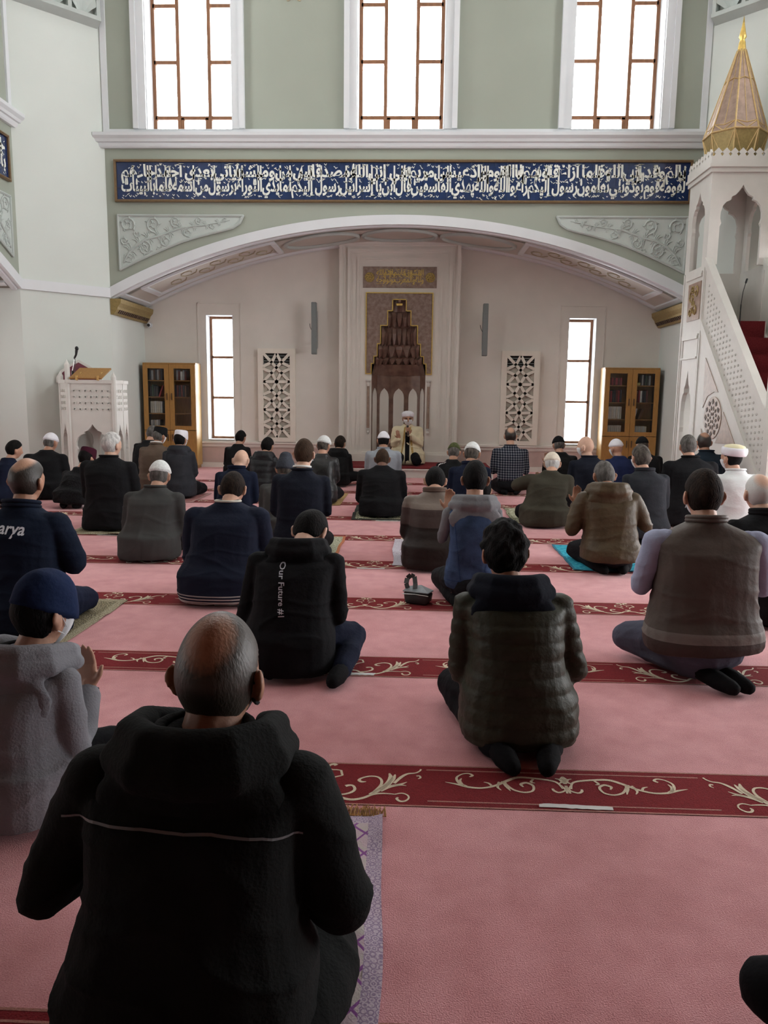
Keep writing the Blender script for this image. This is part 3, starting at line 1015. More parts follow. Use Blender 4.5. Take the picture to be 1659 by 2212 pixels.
# niche: five facets with pale pointed-arch inlays, plain band, tiers of muqarnas above
NZ = 1.73
fac = [(HN * math.cos(PI * k / 5), HN * .88 * math.sin(PI * k / 5)) for k in range(6)]
for k in range(5):
    a, b = Vector((*fac[k], 0)), Vector((*fac[k + 1], 0))
    mb = MB(T_front)
    nrm = Vector((-(a.y + b.y) / 2, 0, 0))
    def fp(t, z, o=0.0):
        p = a.lerp(b, t); mid = (a + b) / 2
        n_ = Vector((-mid.x, -mid.y)).normalized() * o
        return (p.x + n_.x, MF + .02 + p.y + n_.y, z)
    mb.hexa([fp(0, PZ, -.02), fp(1, PZ, -.02), fp(1, PZ), fp(0, PZ), fp(0, NZ, -.02), fp(1, NZ, -.02), fp(1, NZ), fp(0, NZ)])
    fo = mb.build('niche_facet', M['marble_brown'], root)
    q = MB(T_front)
    pts = [(.17, PZ + .02), (.83, PZ + .02), (.83, 1.33), (.80, 1.39), (.72, 1.44), (.60, 1.475), (.5, 1.50), (.40, 1.475), (.28, 1.44), (.20, 1.39), (.17, 1.33)]
    A_ = [q.pt(fp(t, z, .001)) for t, z in pts]; B_ = [q.pt(fp(t, z, .012)) for t, z in pts]
    q.face(B_)
    for j in range(len(pts)): q.face((A_[j], A_[(j + 1) % len(pts)], B_[(j + 1) % len(pts)], B_[j]))
    q.build('arch_inlay', M['wall_beige'], fo)
mb = MB(T_front)
tier = [(.485, 1.73, 1.93), (.47, 1.93, 2.06), (.41, 2.06, 2.28), (.35, 2.28, 2.60), (.235, 2.60, 2.86), (.14, 2.86, 3.06)]
for r, zl, zh in tier:            # each tier a shallower half-round shell stepping in towards the top
    n = 10
    r2 = r * .9
    pa = [(r * math.cos(PI * k / n), MF + .04 + r * .78 * math.sin(PI * k / n)) for k in range(n + 1)]
    pb = [(r2 * math.cos(PI * k / n), MF + .04 + r2 * .62 * math.sin(PI * k / n)) for k in range(n + 1)]
    for k in range(n):
        mb.poly([(*pa[k], zl), (*pa[k + 1], zl), (*pb[k + 1], zh), (*pb[k], zh)])
mb.build('niche_hood', M['marble_brown'], root)
for ti, (r, zl, zh) in enumerate(tier[1:5]):
    m = (9, 7, 9, 5)[ti]
    cell = MB(T_front)
    for k in range(m):
        a = PI * (k + .5) / m
        cx, cy = r * .88 * math.cos(a), MF + .03 + r * .66 * math.sin(a)
        wd = r * 1.35 / m
        t = Vector((-math.sin(a), math.cos(a)))
        nn = Vector((-math.cos(a), -math.sin(a)))
        P = lambda o, i, z: (cx + t.x * o + nn.x * i, cy + t.y * o + nn.y * i * .8, z)
        h = (zh - zl)
        # a hanging wedge: pointed below, widening upwards into a small hood
        q = [P(-wd * .25, .0, zl - .02), P(wd * .25, 0, zl - .02), P(wd * .25, .035, zl + .01), P(-wd * .25, .035, zl + .01)]
        q2 = [P(-wd, 0, zl + h * .55), P(wd, 0, zl + h * .55), P(wd * .7, .055, zl + h * .62), P(-wd * .7, .055, zl + h * .62)]
        cell.hexa(q + q2)
        q3 = [P(-wd, 0, zh), P(wd, 0, zh), P(wd * .55, .02, zh), P(-wd * .55, .02, zh)]
        cell.hexa(q2 + q3)
    cell.build('muqarnas_tier', M['marble_brown'], root)
mb = MB(T_front); mb.prism([(-.058, MF - .02, 2.99), (.058, MF - .02, 2.99), (.05, MF - .02, 2.955), (-.05, MF - .02, 2.955)], (0, .03, 0))
mb.build('gold_finial_plate', M['gold'], root)
mb = MB(T_front); mb.ball((0, MF - .01, 3.03), (.03, .03, .035)); mb.build('finial_knob', M['marble_brown'], root, smooth=True)
for s in (-1, 1):                 # slim engaged colonnettes
    x = s * .545
    mb = MB(T_front); mb.lathe([(0, .78), (.028, .78), (.026, 1.16), (.024, 1.53), (0, 1.53)], T_front(x, MF - .012, 0) if False else (x, MF - .012, 0), 10)
    co = mb.build('colonnette', M['marble_pale'], root, smooth=True, auto=True)
    mb = MB(T_front)
    mb.lathe([(0, 1.53), (.026, 1.53), (.036, 1.56), (.03, 1.60), (.042, 1.625), (0, 1.625)], (x, MF - .012, 0), 10); mb.box((x - .05, MF - .06, 1.625), (x + .05, MF, 1.65))
    mb.build('capital', M['stone_white'], co)
    mb = MB(T_front)
    mb.lathe([(0, .66), (.012, .66), (.03, .70), (.024, .73), (.036, .76), (0, .78)], (x, MF - .012, 0), 10)
    mb.build('column_foot', M['stone_white'], co)
# inscription panel
mb = MB(T_front); mb.box((-.655, MF - .012, 3.26), (.655, MF, 3.625)); ip = mb.build('inscription_panel', M['marble_plate'], root)
V, F = calligraphy('ولله المشرق والمغرب فأينما تولوا فثم وجه الله'.split(), -.42, .42, 3.30, 3.59, .012, 5)
lay_text(T_front, V, F, MF - .015, M['gold'], ip, 'gilt_inscription')
for s in (-1, 1):
    mb = MB(T_front)
    n = 24
    mb.prism([(s * .54 + .088 * math.cos(2 * PI * k / n), MF - .018, 3.44 + .088 * math.sin(2 * PI * k / n)) for k in range(n)], (0, .008, 0))
    ro = mb.build('gilt_roundel', M['gold_dull'], ip)
    mb = MB(T_front)
    for k in range(6):
        a = 2 * PI * k / 6
        mb.tube([(s * .54 + .02 * math.cos(a), MF - .019, 3.44 + .02 * math.sin(a)), (s * .54 + .07 * math.cos(a + .4), MF - .019, 3.44 + .07 * math.sin(a + .4)), (s * .54 + .075 * math.cos(a + 1.1), MF - .019, 3.44 + .075 * math.sin(a + 1.1))], .005, 5)
    mb.build('roundel_scroll', M['gold'], ro)

# platform in front of the niche
mb = MB(); mb.box((-1.46, 12.78, 0), (1.36, YA + MF, PZ - .02))
pl = mb.build('platform', M['stone_white']); tag(pl, 'low pale stone step with carpeted top before the prayer niche', 'platform')
pl['kind'] = 'structure'; del pl['label']; del pl['category']
mb = MB(); mb.box((-1.48, 12.755, PZ - .045), (1.38, YA + MF, PZ - .02)); mb.build('step_nosing', M['stone_white'], pl)
mb = MB(); mb.box((-1.44, 12.80, PZ - .02), (1.34, YA + MF, PZ)); mb.build('platform_carpet', M['carpet_red'], pl)

# ------------------------------------------------------------------ lattice vent covers
def vent(u, label):
    z0, z1, hw = .49, 2.19, .345
    root = empty('lattice_vent', T_front(u, DEP - .05, z0)); tag(root, label, 'vent cover', 'lattice vent covers beside the niche')
    iz0, iz1, ih = .57, 2.105, .245
    fr = MB(T_front)
    d0, d1 = DEP - .075, DEP - .002
    fr.box((u - hw, d0, z0), (u - ih, d1, z1)); fr.box((u + ih, d0, z0), (u + hw, d1, z1))
    fr.box((u - ih, d0, z0), (u + ih, d1, iz0)); fr.box((u - ih, d0, iz1), (u + ih, d1, z1))
    fr.build('frame', M['vent_stone'], root)
    bk = MB(T_front); bk.box((u - ih, d0 + .042, iz0), (u + ih, d0 + .05, iz1 - .21)); bk.build('backing', M['louver'], root)
    bk = MB(T_front); bk.box((u - ih, d1 - .012, iz1 - .21), (u + ih, d1, iz1)); bk.build('duct_dark_sheet', M['vent_dark'], root)  # near-black sheet in place of an open duct behind the top cells
    for z in [iz0 + .02 + k * .033 for k in range(19)] + [iz1 - .19 + k * .045 for k in range(4)]:
        q = MB(T_front); dark = z > iz1 - .2
        q.hexa([(u - ih, d0 + .028, z), (u + ih, d0 + .028, z), (u + ih, d0 + .042, z + .014), (u - ih, d0 + .042, z + .014),
                (u - ih, d0 + .028, z + .006), (u + ih, d0 + .028, z + .006), (u + ih, d0 + .042, z + .020), (u - ih, d0 + .042, z + .020)])
        q.build('louver', M['speaker_grey'] if dark else M['louver'], root)
    lt = MB(T_front)
    H3 = (iz1 - iz0) / 3
    for k in range(3):
        cz = iz0 + H3 * (k + .5); hz = H3 / 2

        def P(a, b): return (u + a * ih, d0 + .012, cz + b * hz)

        def strip(a, b): lt.bar(P(*a), P(*b), .05, .022, (0, 1, 0))
        strip((-1, -1), (1, 1)); strip((-1, 1), (1, -1))
        for sx in (-1, 1):
            for sy in (-1, 1):
                n_ = (.36 * sx, .36 * sy)
                strip(n_, (0, sy)); strip(n_, (sx, .08 * sy))
        if k: strip((-1, -1), (1, -1))
    lt.build('star_lattice', M['vent_stone'], root)


vent(-2.24, 'carved star lattice vent cover on the wall left of the prayer niche')
vent(2.21, 'carved star lattice vent cover on the wall right of the prayer niche')


# ------------------------------------------------------------------ column loudspeakers
def speaker(x, label):
    z0, z1 = 2.08, 2.985
    root = empty('column_speaker', (x, 13.86, z0)); tag(root, label, 'loudspeaker', 'column loudspeakers')
    mb = MB(); mb.box((x - .045, 13.84, z0), (x + .045, 13.95, z1)); mb.build('cabinet', M['speaker_grey'], root, bevel=.008)
    mb = MB(); mb.box((x - .038, 13.832, z0 + .02), (x + .038, 13.84, z1 - .02)); g = mb.build('grille', M['speaker_grey'], root)
    for k in range(7):
        q = MB(); q.lathe([(0, 0), (.03, 0), (.03, .004), (0, .004)], (0, 0, 0), 10)
        o = q.build('driver_ring', M['speaker_grey'], g, shift=False)
        w = origin_of(g); o.rotation_euler = (PI / 2, 0, 0); o.location = (x - w.x, 13.833 - w.y, z0 + .09 + k * .12 - w.z)
    mb = MB()
    for z in (z0 + .2, z1 - .2): mb.bar((x, 13.94, z), (x, YB - .003, z), .03, .03)
    mb.box((x - .03, YB - .012, z0 + .12), (x + .03, YB - .002, z1 - .12)); mb.build('wall_bracket', M['chrome'], root)
    mb = MB(); mb.tube([(x - .045, 13.9, 2.5), (x - .075, 13.92, 2.56), (x - .085, 13.95, 2.62)], .005, 6); mb.build('cable', M['black'], root)


speaker(-1.79, 'slim grey column loudspeaker on the wall left of the mihrab')
speaker(1.25, 'slim grey column loudspeaker on the wall right of the mihrab')

# dome camera in the corner
root = empty('security_camera', (-4.86, YB - .05, 2.59)); tag(root, 'small white security camera with dark lens in the corner under gold moulding', 'camera')
mb = MB(); mb.lathe([(0, 0), (.05, 0), (.05, .02), (0, .02)], (0, 0, 0), 14); o = mb.build('mount', M['trim_white'], root, shift=False); o.rotation_euler = (PI / 2, 0, 0); o.location = (0, .048, 0)
mb = MB(); mb.ball((-4.86, YB - .06, 2.59), .042); mb.build('housing', M['trim_white'], root, smooth=True)
mb = MB(); mb.ball((-4.855, YB - .085, 2.585), .028); mb.build('lens', M['black'], root, smooth=True)

# ------------------------------------------------------------------ bookcases
BOOKC = {k: mat('book_' + k, c, .6, 0, 30, .2) for k, c in dict(
    ivory=(.62, .58, .50), grey=(.36, .36, .37), maroon=(.14, .03, .03), red=(.32, .04, .05), dark=(.035, .035, .045), green=(.05, .09, .06), blue=(.05, .07, .14), brown=(.12, .06, .03), white=(.66, .66, .64), yellow=(.55, .47, .18)).items()}
GLASS2 = pane_mat(); GLASS2.name = 'cabinet_glass'


def bookcase(x0, x1, label, rows, mirror):
    D, Hh = .33, 1.90
    yb = YB - .075; yf = yb - D
    root = empty('bookcase', ((x0 + x1) / 2, (yf + yb) / 2, 0)); tag(root, label, 'bookcase', 'oak bookcases')
    t = .022
    mb = MB()
    mb.box((x0 + t, yb - .012, .06), (x1 - t, yb, Hh - t)); mb.box((x0 + t, yf + .02, .06), (x1 - t, yb - .012, .06 + t)); mb.box((x0, yf, Hh - t), (x1, yb, Hh)); mb.box((x0 + .02, yf + .03, 0), (x1 - .02, yb - .02, .06))
    mb.build('carcass', M['oak'], root)
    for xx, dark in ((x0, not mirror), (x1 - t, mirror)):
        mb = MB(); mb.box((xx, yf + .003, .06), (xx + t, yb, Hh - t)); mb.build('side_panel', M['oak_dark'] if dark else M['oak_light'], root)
    mb = MB(); mb.box((x0 + t, yf + .02, .665), (x1 - t, yb - .012, .685)); mb.build('shelf', M['oak'], root)
    xm = (x0 + x1) / 2
    zlo, zhi = .70, Hh - t - .004
    SH = [.685 + k * (zhi - .685) / 4 for k in range(5)]
    for z in SH[1:4]:
        mb = MB(); mb.box((x0 + t, yf + .03, z), (x1 - t, yb - .012, z + .016)); mb.build('shelf', M['oak'], root)
    mb = MB(); mb.box((xm - .01, yf + .03, .70), (xm + .01, yb - .012, Hh - t)); mb.build('divider', M['oak'], root)
    for k, (a, b) in enumerate(((x0 + .004, xm - .003), (xm + .003, x1 - .004))):
        df = MB(); fw = .085
        df.box((a, yf - .02, zlo), (a + fw, yf, zhi)); df.box((b - fw, yf - .02, zlo), (b, yf, zhi)); df.box((a + fw, yf - .02, zlo), (b - fw, yf, zlo + .075)); df.box((a + fw, yf - .02, zhi - .075), (b - fw, yf, zhi))
        d = df.build('glass_door', M['oak'], root)
        g = MB(); g.box((a + fw, yf - .012, zlo + .075), (b - fw, yf - .008, zhi - .075)); g.build('pane', GLASS2, d)
        hx = b - .04 if k == 0 else a + .04
        h = MB(); h.bar((hx, yf - .035, 1.24), (hx, yf - .035, 1.36), .014, .012, (0, 1, 0)); h.box((hx - .005, yf - .03, 1.245), (hx + .005, yf - .018, 1.255)); h.box((hx - .005, yf - .03, 1.345), (hx + .005, yf - .018, 1.355)); h.build('handle', M['oak_dark'], d)
        dl = MB(); dl.box((a, yf - .02, .065), (b, yf, .69)); dd = dl.build('wooden_door', M['oak'], root)
        h = MB(); h.bar((hx, yf - .035, .50), (hx, yf - .035, .62), .014, .012, (0, 1, 0)); h.box((hx - .005, yf - .03, .505), (hx + .005, yf - .018, .515)); h.box((hx - .005, yf - .03, .605), (hx + .005, yf - .018, .615)); h.build('handle', M['oak_dark'], dd)
    side = 'left' if not mirror else 'right'
    place = ('bottom', 'second', 'third', 'top')
    for (door, lev), spec in rows.items():
        a = (x0 + t + .075 if door == 0 else xm + .075)
        z = SH[lev] + (.017 if lev else .001)
        x = a
        for i, (col, w, hh, lean) in enumerate(spec):
            if col is None: x += w; continue
            ordn = ('first', 'second', 'third', 'fourth', 'fifth', 'sixth', 'seventh', 'eighth')
            nb = sum(1 for q_ in spec[:i] if q_[0])
            lb = '%s book, %s from the left, %s shelf, %s glass door of the %s bookcase' % (col, ordn[nb], place[lev], 'left' if door == 0 else 'right', side)
            q = MB()
            q.box((0, .005, 0), (w, .18, hh)); q.box((.003, 0, .004), (w - .003, .01, hh - .004))
            o = q.build('book', BOOKC[col], None, bevel=.002); tag(o, lb, 'book', 'books in the %s bookcase' % side)
            o.location = (x, yf + .06, z); o.rotation_euler = (0, lean, 0)
            x += w + .0015 + (hh * math.sin(lean) if lean > 0 else 0)
    return root


def row(cols, n, w, h, jit=.0):
    return [(cols[i % len(cols)], w * (1 + random.uniform(-.1, .1)), h * (1 + random.uniform(-jit, jit)), 0) for i in range(n)]


bookcase(-4.88, -3.92, 'oak bookcase with glass doors standing left of the left window', {
    (0, 3): row(('dark', 'grey', 'brown'), 7, .034, .19, .1),
    (0, 2): row(('dark', 'green', 'dark'), 4, .036, .2, .08) + [('red', .03, .22, .35)],
    (0, 1): row(('ivory', 'ivory', 'white'), 6, .036, .215, .02) + row(('dark',), 1, .04, .22),
    (0, 0): row(('white', 'grey', 'ivory'), 5, .032, .19, .06),
    (1, 3): [(None, .03, 0, 0)] + row(('grey', 'maroon', 'white'), 5, .036, .17, .1),
    (1, 2): row(('dark', 'maroon', 'dark', 'maroon'), 5, .034, .21, .05) + [('brown', .03, .2, .0)],
}, False)
q = MB(); q.box((-4.27, YB - .37, 1.62), (-4.06, YB - .2, 1.66))
bookcase(3.37, 4.33, 'oak bookcase with glass doors standing beside the minbar, right of the right window', {
    (0, 3): row(('maroon', 'red'), 6, .036, .13, .02),
    (0, 2): row(('maroon', 'red', 'dark', 'dark'), 7, .034, .21, .06),
    (0, 1): row(('ivory', 'white'), 7, .034, .22, .01),
    (0, 0): row(('ivory', 'ivory'), 7, .034, .2, .01),
    (1, 3): [('yellow', .09, .05, 0), (None, .02, 0, 0)] + row(('grey', 'dark', 'green', 'dark'), 5, .032, .19, .08),
    (1, 2): row(('dark', 'maroon', 'red', 'white', 'dark'), 7, .034, .21, .04),
    (1, 1): [('white', .03, .2, .2), ('brown', .05, .2, .35)],
    (1, 0): row(('ivory', 'white'), 7, .034, .19, .01),
}, True)

# ------------------------------------------------------------------ preaching chair (left)
def ogee(cx, z0, w, h, n=10):
    """right half of a cusped arch outline from the foot up to the point, as (dx, z)"""
    r = [(w, z0), (w, z0 + h * .48), (w * .93, z0 + h * .52), (w * 1.0, z0 + h * .58), (w * .99, z0 + h * .66), (w * .90, z0 + h * .74), (w * .72, z0 + h * .795),
         (w * .52, z0 + h * .815), (w * .52, z0 + h * .85), (w * .30, z0 + h * .88), (w * .12, z0 + h * .94), (0, z0 + h)]
    return r


def pierced_panel(mb, P, w, z0, z1, arch):
    """panel with an arched opening; P(x, z, side) gives 3d points, x in -w..w"""
    half = [(x, z) for x, z in arch]
    loop = [(-x, z) for x, z in half] + [(x, z) for x, z in half[::-1][1:]]
    m = len(half) - 1
    apex = loop[m]
    for s in (0, 1):
        # left, right and top strips around the opening
        for k in range(m):
            for sg in (-1, 1):
                a, b = half[k], half[k + 1]
                ya, yb = a[1], b[1]
                pts = [(sg * w, ya), (sg * a[0], ya), (sg * b[0], yb), (sg * w, yb)]
                if abs(ya - yb) < 1e-6: continue
                mb.poly([P(x, z, s) for x, z in pts])
        mb.poly([P(-w, apex[1], s), P(w, apex[1], s), P(w, z1, s), P(-w, z1, s)])
        if half[0][1] > z0 + 1e-4:
            mb.poly([P(-w, z0, s), P(w, z0, s), P(w, half[0][1], s), P(-w, half[0][1], s)])
    for a, b in zip(loop, loop[1:]):
        mb.poly([P(*a, 0), P(*b, 0), P(*b, 1), P(*a, 1)])
    for x in (-w, w): mb.poly([P(x, z0, 0), P(x, z0, 1), P(x, z1, 1), P(x, z1, 0)])
    mb.poly([P(-w, z1, 0), P(w, z1, 0), P(w, z1, 1), P(-w, z1, 1)])


def geo_relief(mb, P, w, z0, z1, cell, r):
    """small interlocking raised strokes"""
    nx = max(2, int(2 * w / cell)); nz = max(2, int((z1 - z0) / cell))
    for i in range(nx):
        for j in range(nz):
            cx = -w + 2 * w * (i + .5) / nx; cz = z0 + (z1 - z0) * (j + .5) / nz
            q = cell * .32
            for a in ((0.6, 1.0), (2.4, .8)) if (i + j) % 2 else ((1.2, 1.0), (2.9, .8)):
                dx, dz = q * a[1] * math.cos(a[0]), q * a[1] * math.sin(a[0])
                mb.bar(P(cx - dx, cz - dz, 0), P(cx + dx, cz + dz, 0), r, r, Vector(P(0, 0, 1)) - Vector(P(0, 0, 0)))


kc = Vector((-5.0, 11.72, 0))
root = empty('preaching_pulpit', kc); tag(root, 'white carved octagonal preaching pulpit with pierced arches by the left corner', 'pulpit')
KR, KH = .62, 1.50
ang0 = math.radians(-72)
cor = [kc + Vector((KR * math.cos(ang0 + k * PI / 4 - PI / 8), KR * math.sin(ang0 + k * PI / 4 - PI / 8), 0)) for k in range(8)]
cor = []
# front face and the two flanks as seen from the hall; the back is plain
pts = [(-5.53, 12.05), (-5.45, 11.72), (-5.16, 11.33), (-4.44, 11.33), (-4.43, 11.62), (-4.52, 12.05), (-4.82, 12.36), (-5.14, 12.30)]
cor = [Vector((x, y, 0)) for x, y in pts]
for k in range(len(cor)):
    a, b = cor[k], cor[(k + 1) % len(cor)]
    L_ = (b - a).length; t = (b - a) / L_; nn = Vector((-t.y, t.x, 0))
    if nn.dot(kc - a) < 0: nn = -nn
    mid = (a + b) / 2

    def P(x, z, s, mid=mid, t=t, nn=nn): return mid + t * x + nn * (.05 if s else 0) + Vector((0, 0, z))
    mb = MB()
    w = L_ / 2 - .012
    if True:
        pierced_panel(mb, P, w, .0, KH, ogee(0, .10, w * .74, .78))
        o = mb.build('pierced_panel', M['stone_white'], root)
        if k not in (1, 2): pass
        g = MB(); geo_relief(g, lambda x, z, s, P=P: P(x, z, s) - Vector((0, 0, 0)), w * .86, 1.06, 1.42, .075, .017); g.build('strapwork', M['stone_white'], o)
    else:
        mb.prism([P(-w, 0, 0), P(w, 0, 0), P(w, 0, 1), P(-w, 0, 1)], (0, 0, KH)); mb.build('panel', M['stone_white'], root)
    if k >= 4: continue
    mb = MB(); c = a + (kc - a).normalized() * .02
    hp = KH + (.26 if k == 2 else .08 if k == 3 else .10 if k == 1 else -.02)
    mb.prism([c + Vector((.038 * math.cos(j * PI / 4 + .4), .038 * math.sin(j * PI / 4 + .4), 0)) for j in range(8)], (0, 0, hp))
    q = [c + Vector((.038 * math.cos(j * PI / 4 + .4), .038 * math.sin(j * PI / 4 + .4), hp)) for j in range(8)]
    for j in range(8): mb.poly([q[j], q[(j + 1) % 8], c + Vector((0, 0, hp + .08))])
    mb.build('corner_post', M['stone_white'], root)
mb = MB()
for k in range(len(cor)):
    a, b = cor[k].lerp(kc, .03), cor[(k + 1) % len(cor)].lerp(kc, .03)
    mb.bar(a + Vector((0, 0, KH + .01)), b + Vector((0, 0, KH + .01)), .07, .05)
mb.build('parapet_cap', M['stone_white'], root)
mb = MB(); mb.prism([c.lerp(kc, .08) + Vector((0, 0, 1.0)) for c in cor], (0, 0, .05)); mb.build('pulpit_floor', M['stone_white'], root)
mb = MB(); mb.prism([c.lerp(kc, -.06) for c in cor], (0, 0, .07)); mb.build('plinth', M['stone_white'], root)
# arched upholstered seat back
bk = MB(); up_ = MB()
ob = [(-.34, 1.50), (-.34, 1.58), (-.28, 1.68), (-.16, 1.77), (0, 1.86), (.16, 1.77), (.28, 1.68), (.34, 1.58), (.34, 1.50)]
bc = Vector((-5.27, 12.02, 0)); bt = Vector((.87, .22, 0)).normalized(); bn = Vector((bt.y, -bt.x, 0))
bk.prism([bc + bt * x + Vector((0, 0, z)) for x, z in ob], bn * -.05)
sb = bk.build('seat_back', M['stone_white'], root)
up_.prism([bc + bt * x * .86 + Vector((0, 0, 1.5 + (z - 1.5) * .88)) + bn * .012 for x, z in ob], bn * -.02); cu = up_.build('cushion', M['plum'], sb)
for x, z in ((-.14, 1.62), (.02, 1.62), (.18, 1.62), (-.06, 1.70), (.1, 1.70)):
    q = MB(); q.ball(bc + bt * x + bn * .014 + Vector((0, 0, z)), .012, 8, 5); q.build('tuft_button', M['plum'], cu, smooth=True)

# reading desk on the pulpit
root = empty('book_rest', (-4.82, 11.4, KH + .03)); tag(root, 'small slanted oak book rest lying on the white pulpit', 'book rest')
mb = MB(); mb.hexa([(-5.10, 11.30, 1.545), (-4.62, 11.30, 1.545), (-4.55, 11.52, 1.70), (-5.03, 11.52, 1.70), (-5.10, 11.285, 1.562), (-4.62, 11.285, 1.562), (-4.55, 11.505, 1.717), (-5.03, 11.505, 1.717)])
mb.build('board', M['oak'], root)
for x in (-5.0, -4.68):
    mb = MB(); mb.bar((x, 11.30, 1.535), (x + .03, 11.42, 1.64), .03, .035); mb.bar((x + .005, 11.30, 1.53), (x + .005, 11.30, 1.60), .03, .03); mb.build('foot', M['oak_light'], root)
# microphone on a stand
root = empty('microphone', (-5.14, 11.5, 1.53)); tag(root, 'black microphone on a short chrome boom rising from the white pulpit', 'microphone')
mb = MB(); mb.tube([(-5.14, 11.5, 1.53), (-5.14, 11.5, 1.66)], .018, 8); mb.box((-5.17, 11.47, 1.53), (-5.11, 11.53, 1.56)); mb.build('clamp', M['black'], root)
mb = MB(); mb.tube([(-5.14, 11.5, 1.66), (-5.09, 11.5, 1.86)], .008, 8); mb.build('boom', M['chrome'], root)
mb = MB(); mb.tube([(-5.10, 11.5, 1.86), (-5.075, 11.5, 1.91), (-5.06, 11.49, 1.97)], [.014, .016, .022], 10); mb.ball((-5.055, 11.49, 2.0), (.027, .027, .034)); mb.build('handset', M['black'], root, smooth=True)
mb = MB(); mb.tube([(-5.10, 11.49, 1.88), (-5.08, 11.48, 1.78), (-5.10, 11.47, 1.64), (-5.12, 11.47, 1.56)], .004, 6); mb.build('cable', M['black'], root)

# ------------------------------------------------------------------ minbar (right)
MX, MY0, MY1, MWD = 4.05, 11.20, 12.05, .86
MXR = MX + MWD
root = empty('minbar', (MX + MWD / 2, 11.0, 0)); tag(root, 'white carved minbar with red carpeted steps and conical gold ribbed spire', 'minbar')
mb = MB()
cx_, cy_ = MX + MWD / 2, (MY0 + MY1) / 2
# lower tower: left flank with a pierced passage, plain elsewhere
for X, s in ((MX, 1), (MXR - .06, 1)):
    def P(y, z, k, X=X): return (X + (.06 if k else 0), cy_ + y, z)
    pierced_panel(mb, P, (MY1 - MY0) / 2, 0, 2.10, [(q[0] * .9, q[1]) for q in ogee(0, .02, .24, 1.76)])
    mb.box((X, MY0, 2.10), (X + .06, MY1, 3.22))
mb.box((MX + .06, MY1 - .06, 0), (MXR - .06, MY1, 3.22)); mb.box((MX + .06, MY0, 2.0), (MXR - .06, MY1 - .06, 2.42)); mb.box((MX + .06, MY0 + .01, 0), (MXR - .06, MY0 + .05, 2.0))
mb.build('tower_base', M['stone_white'], root)
mb = MB()
X = MX - .012
for (y0, y1, z0, z1) in ((11.30, 11.90, 3.08, 3.12), (11.28, 11.92, 3.12, 3.15), (11.30, 11.92, 2.22, 2.26), (11.28, 11.94, 2.26, 2.285), (11.30, 11.95, 1.94, 1.965)):
    mb.box((X - .012, y0, z0), (MX, y1, z1))
for y in (11.22, 12.0): mb.box((X, y, .05), (MX, y + .035, 3.2))
for y, z0, z1 in ((11.28, 1.97, 2.22), (11.90, 1.97, 2.22), (11.26, .1, 1.93), (11.93, .1, 1.93)): mb.box((X, y, z0), (MX, y + .02, z1))
mb.build('flank_moulding', M['stone_white'], root)
mb = MB(); mb.box((MX - .012, 11.31, 2.49), (MX, 11.80, 3.02)); gp = mb.build('gilt_panel', M['marble_pale'], root)
mb = MB()
for (y, z, r, a, dr) in ((11.50, 2.62, .10, 0, 1), (11.62, 2.82, .11, 2, -1), (11.46, 2.88, .09, 1, 1), (11.66, 2.6, .07, 3, -1), (11.55, 2.72, .05, 0, 1), (11.6, 2.94, .06, 4, 1)):
    mb.tube([(MX - .016, y + r * (1 - .08 * k) * math.cos(a + dr * k * .7), z + r * (1 - .08 * k) * math.sin(a + dr * k * .7)) for k in range(11)], .014, 5)
mb.build('gilt_scroll', M['gold_dull'], gp)
# kiosk above: four pillars carrying pierced arches, crenellated cornice
mb = MB()
for sd in range(4):
    if sd == 0: P = lambda x, z, k: (MX + (.05 if k else 0), cy_ - x, z); w = (MY1 - MY0) / 2 - .052
    elif sd == 1: P = lambda x, z, k: (cx_ + x, MY0 + (.05 if k else 0), z); w = MWD / 2
    elif sd == 2: P = lambda x, z, k: (MXR - (.05 if k else 0), cy_ + x, z); w = (MY1 - MY0) / 2 - .052
    else: P = lambda x, z, k: (cx_ - x, MY1 - (.05 if k else 0), z); w = MWD / 2
    ar = ogee(0, 3.22, w * .66, 1.06)
    ar = [(x, z if z > 3.3 else 3.22) for x, z in ar]
    pierced_panel(mb, P, w, 3.22, 4.50, ar)
kb = mb.build('kiosk', M['stone_white'], root)
mb = MB()
for k, (dx, z0, z1) in enumerate(((.03, 4.44, 4.50), (.055, 4.50, 4.54), (.04, 4.54, 4.64))):
    mb.box((MX - dx, MY0 - dx, z0), (MXR + dx, MY1 + dx, z1))
for (y0, y1) in ((MY0 + .12, MY0 + .135),): pass
mb.build('kiosk_cornice', M['stone_white'], root)
ten = None
def merlon_at(p, ax):
    global ten
    if ten is None:
        q = MB(); o_ = [(-.055, 0), (.055, 0), (.03, .03), (.055, .055), (0, .11), (-.055, .055), (-.03, .03)]
        q.prism([(x, -.012, z) for x, z in o_], (0, .024, 0)); ten = q.build('merlon', M['stone_white'], root, shift=False); ten.location = Vector(p) - origin_of(root); ten.rotation_euler = (0, 0, ax); return
    inst(ten, 'merlon', p, root, (0, 0, ax))
for k in range(8):
    x = MX - .01 + (MWD + .02) * (k + .5) / 8
    for y in (MY0 - .025, MY1 + .025): merlon_at((x, y, 4.64), 0)
    y = MY0 - .01 + (MY1 - MY0 + .02) * (k + .5) / 8
    for x in (MX - .025, MXR + .025): merlon_at((x, y, 4.64), PI / 2)
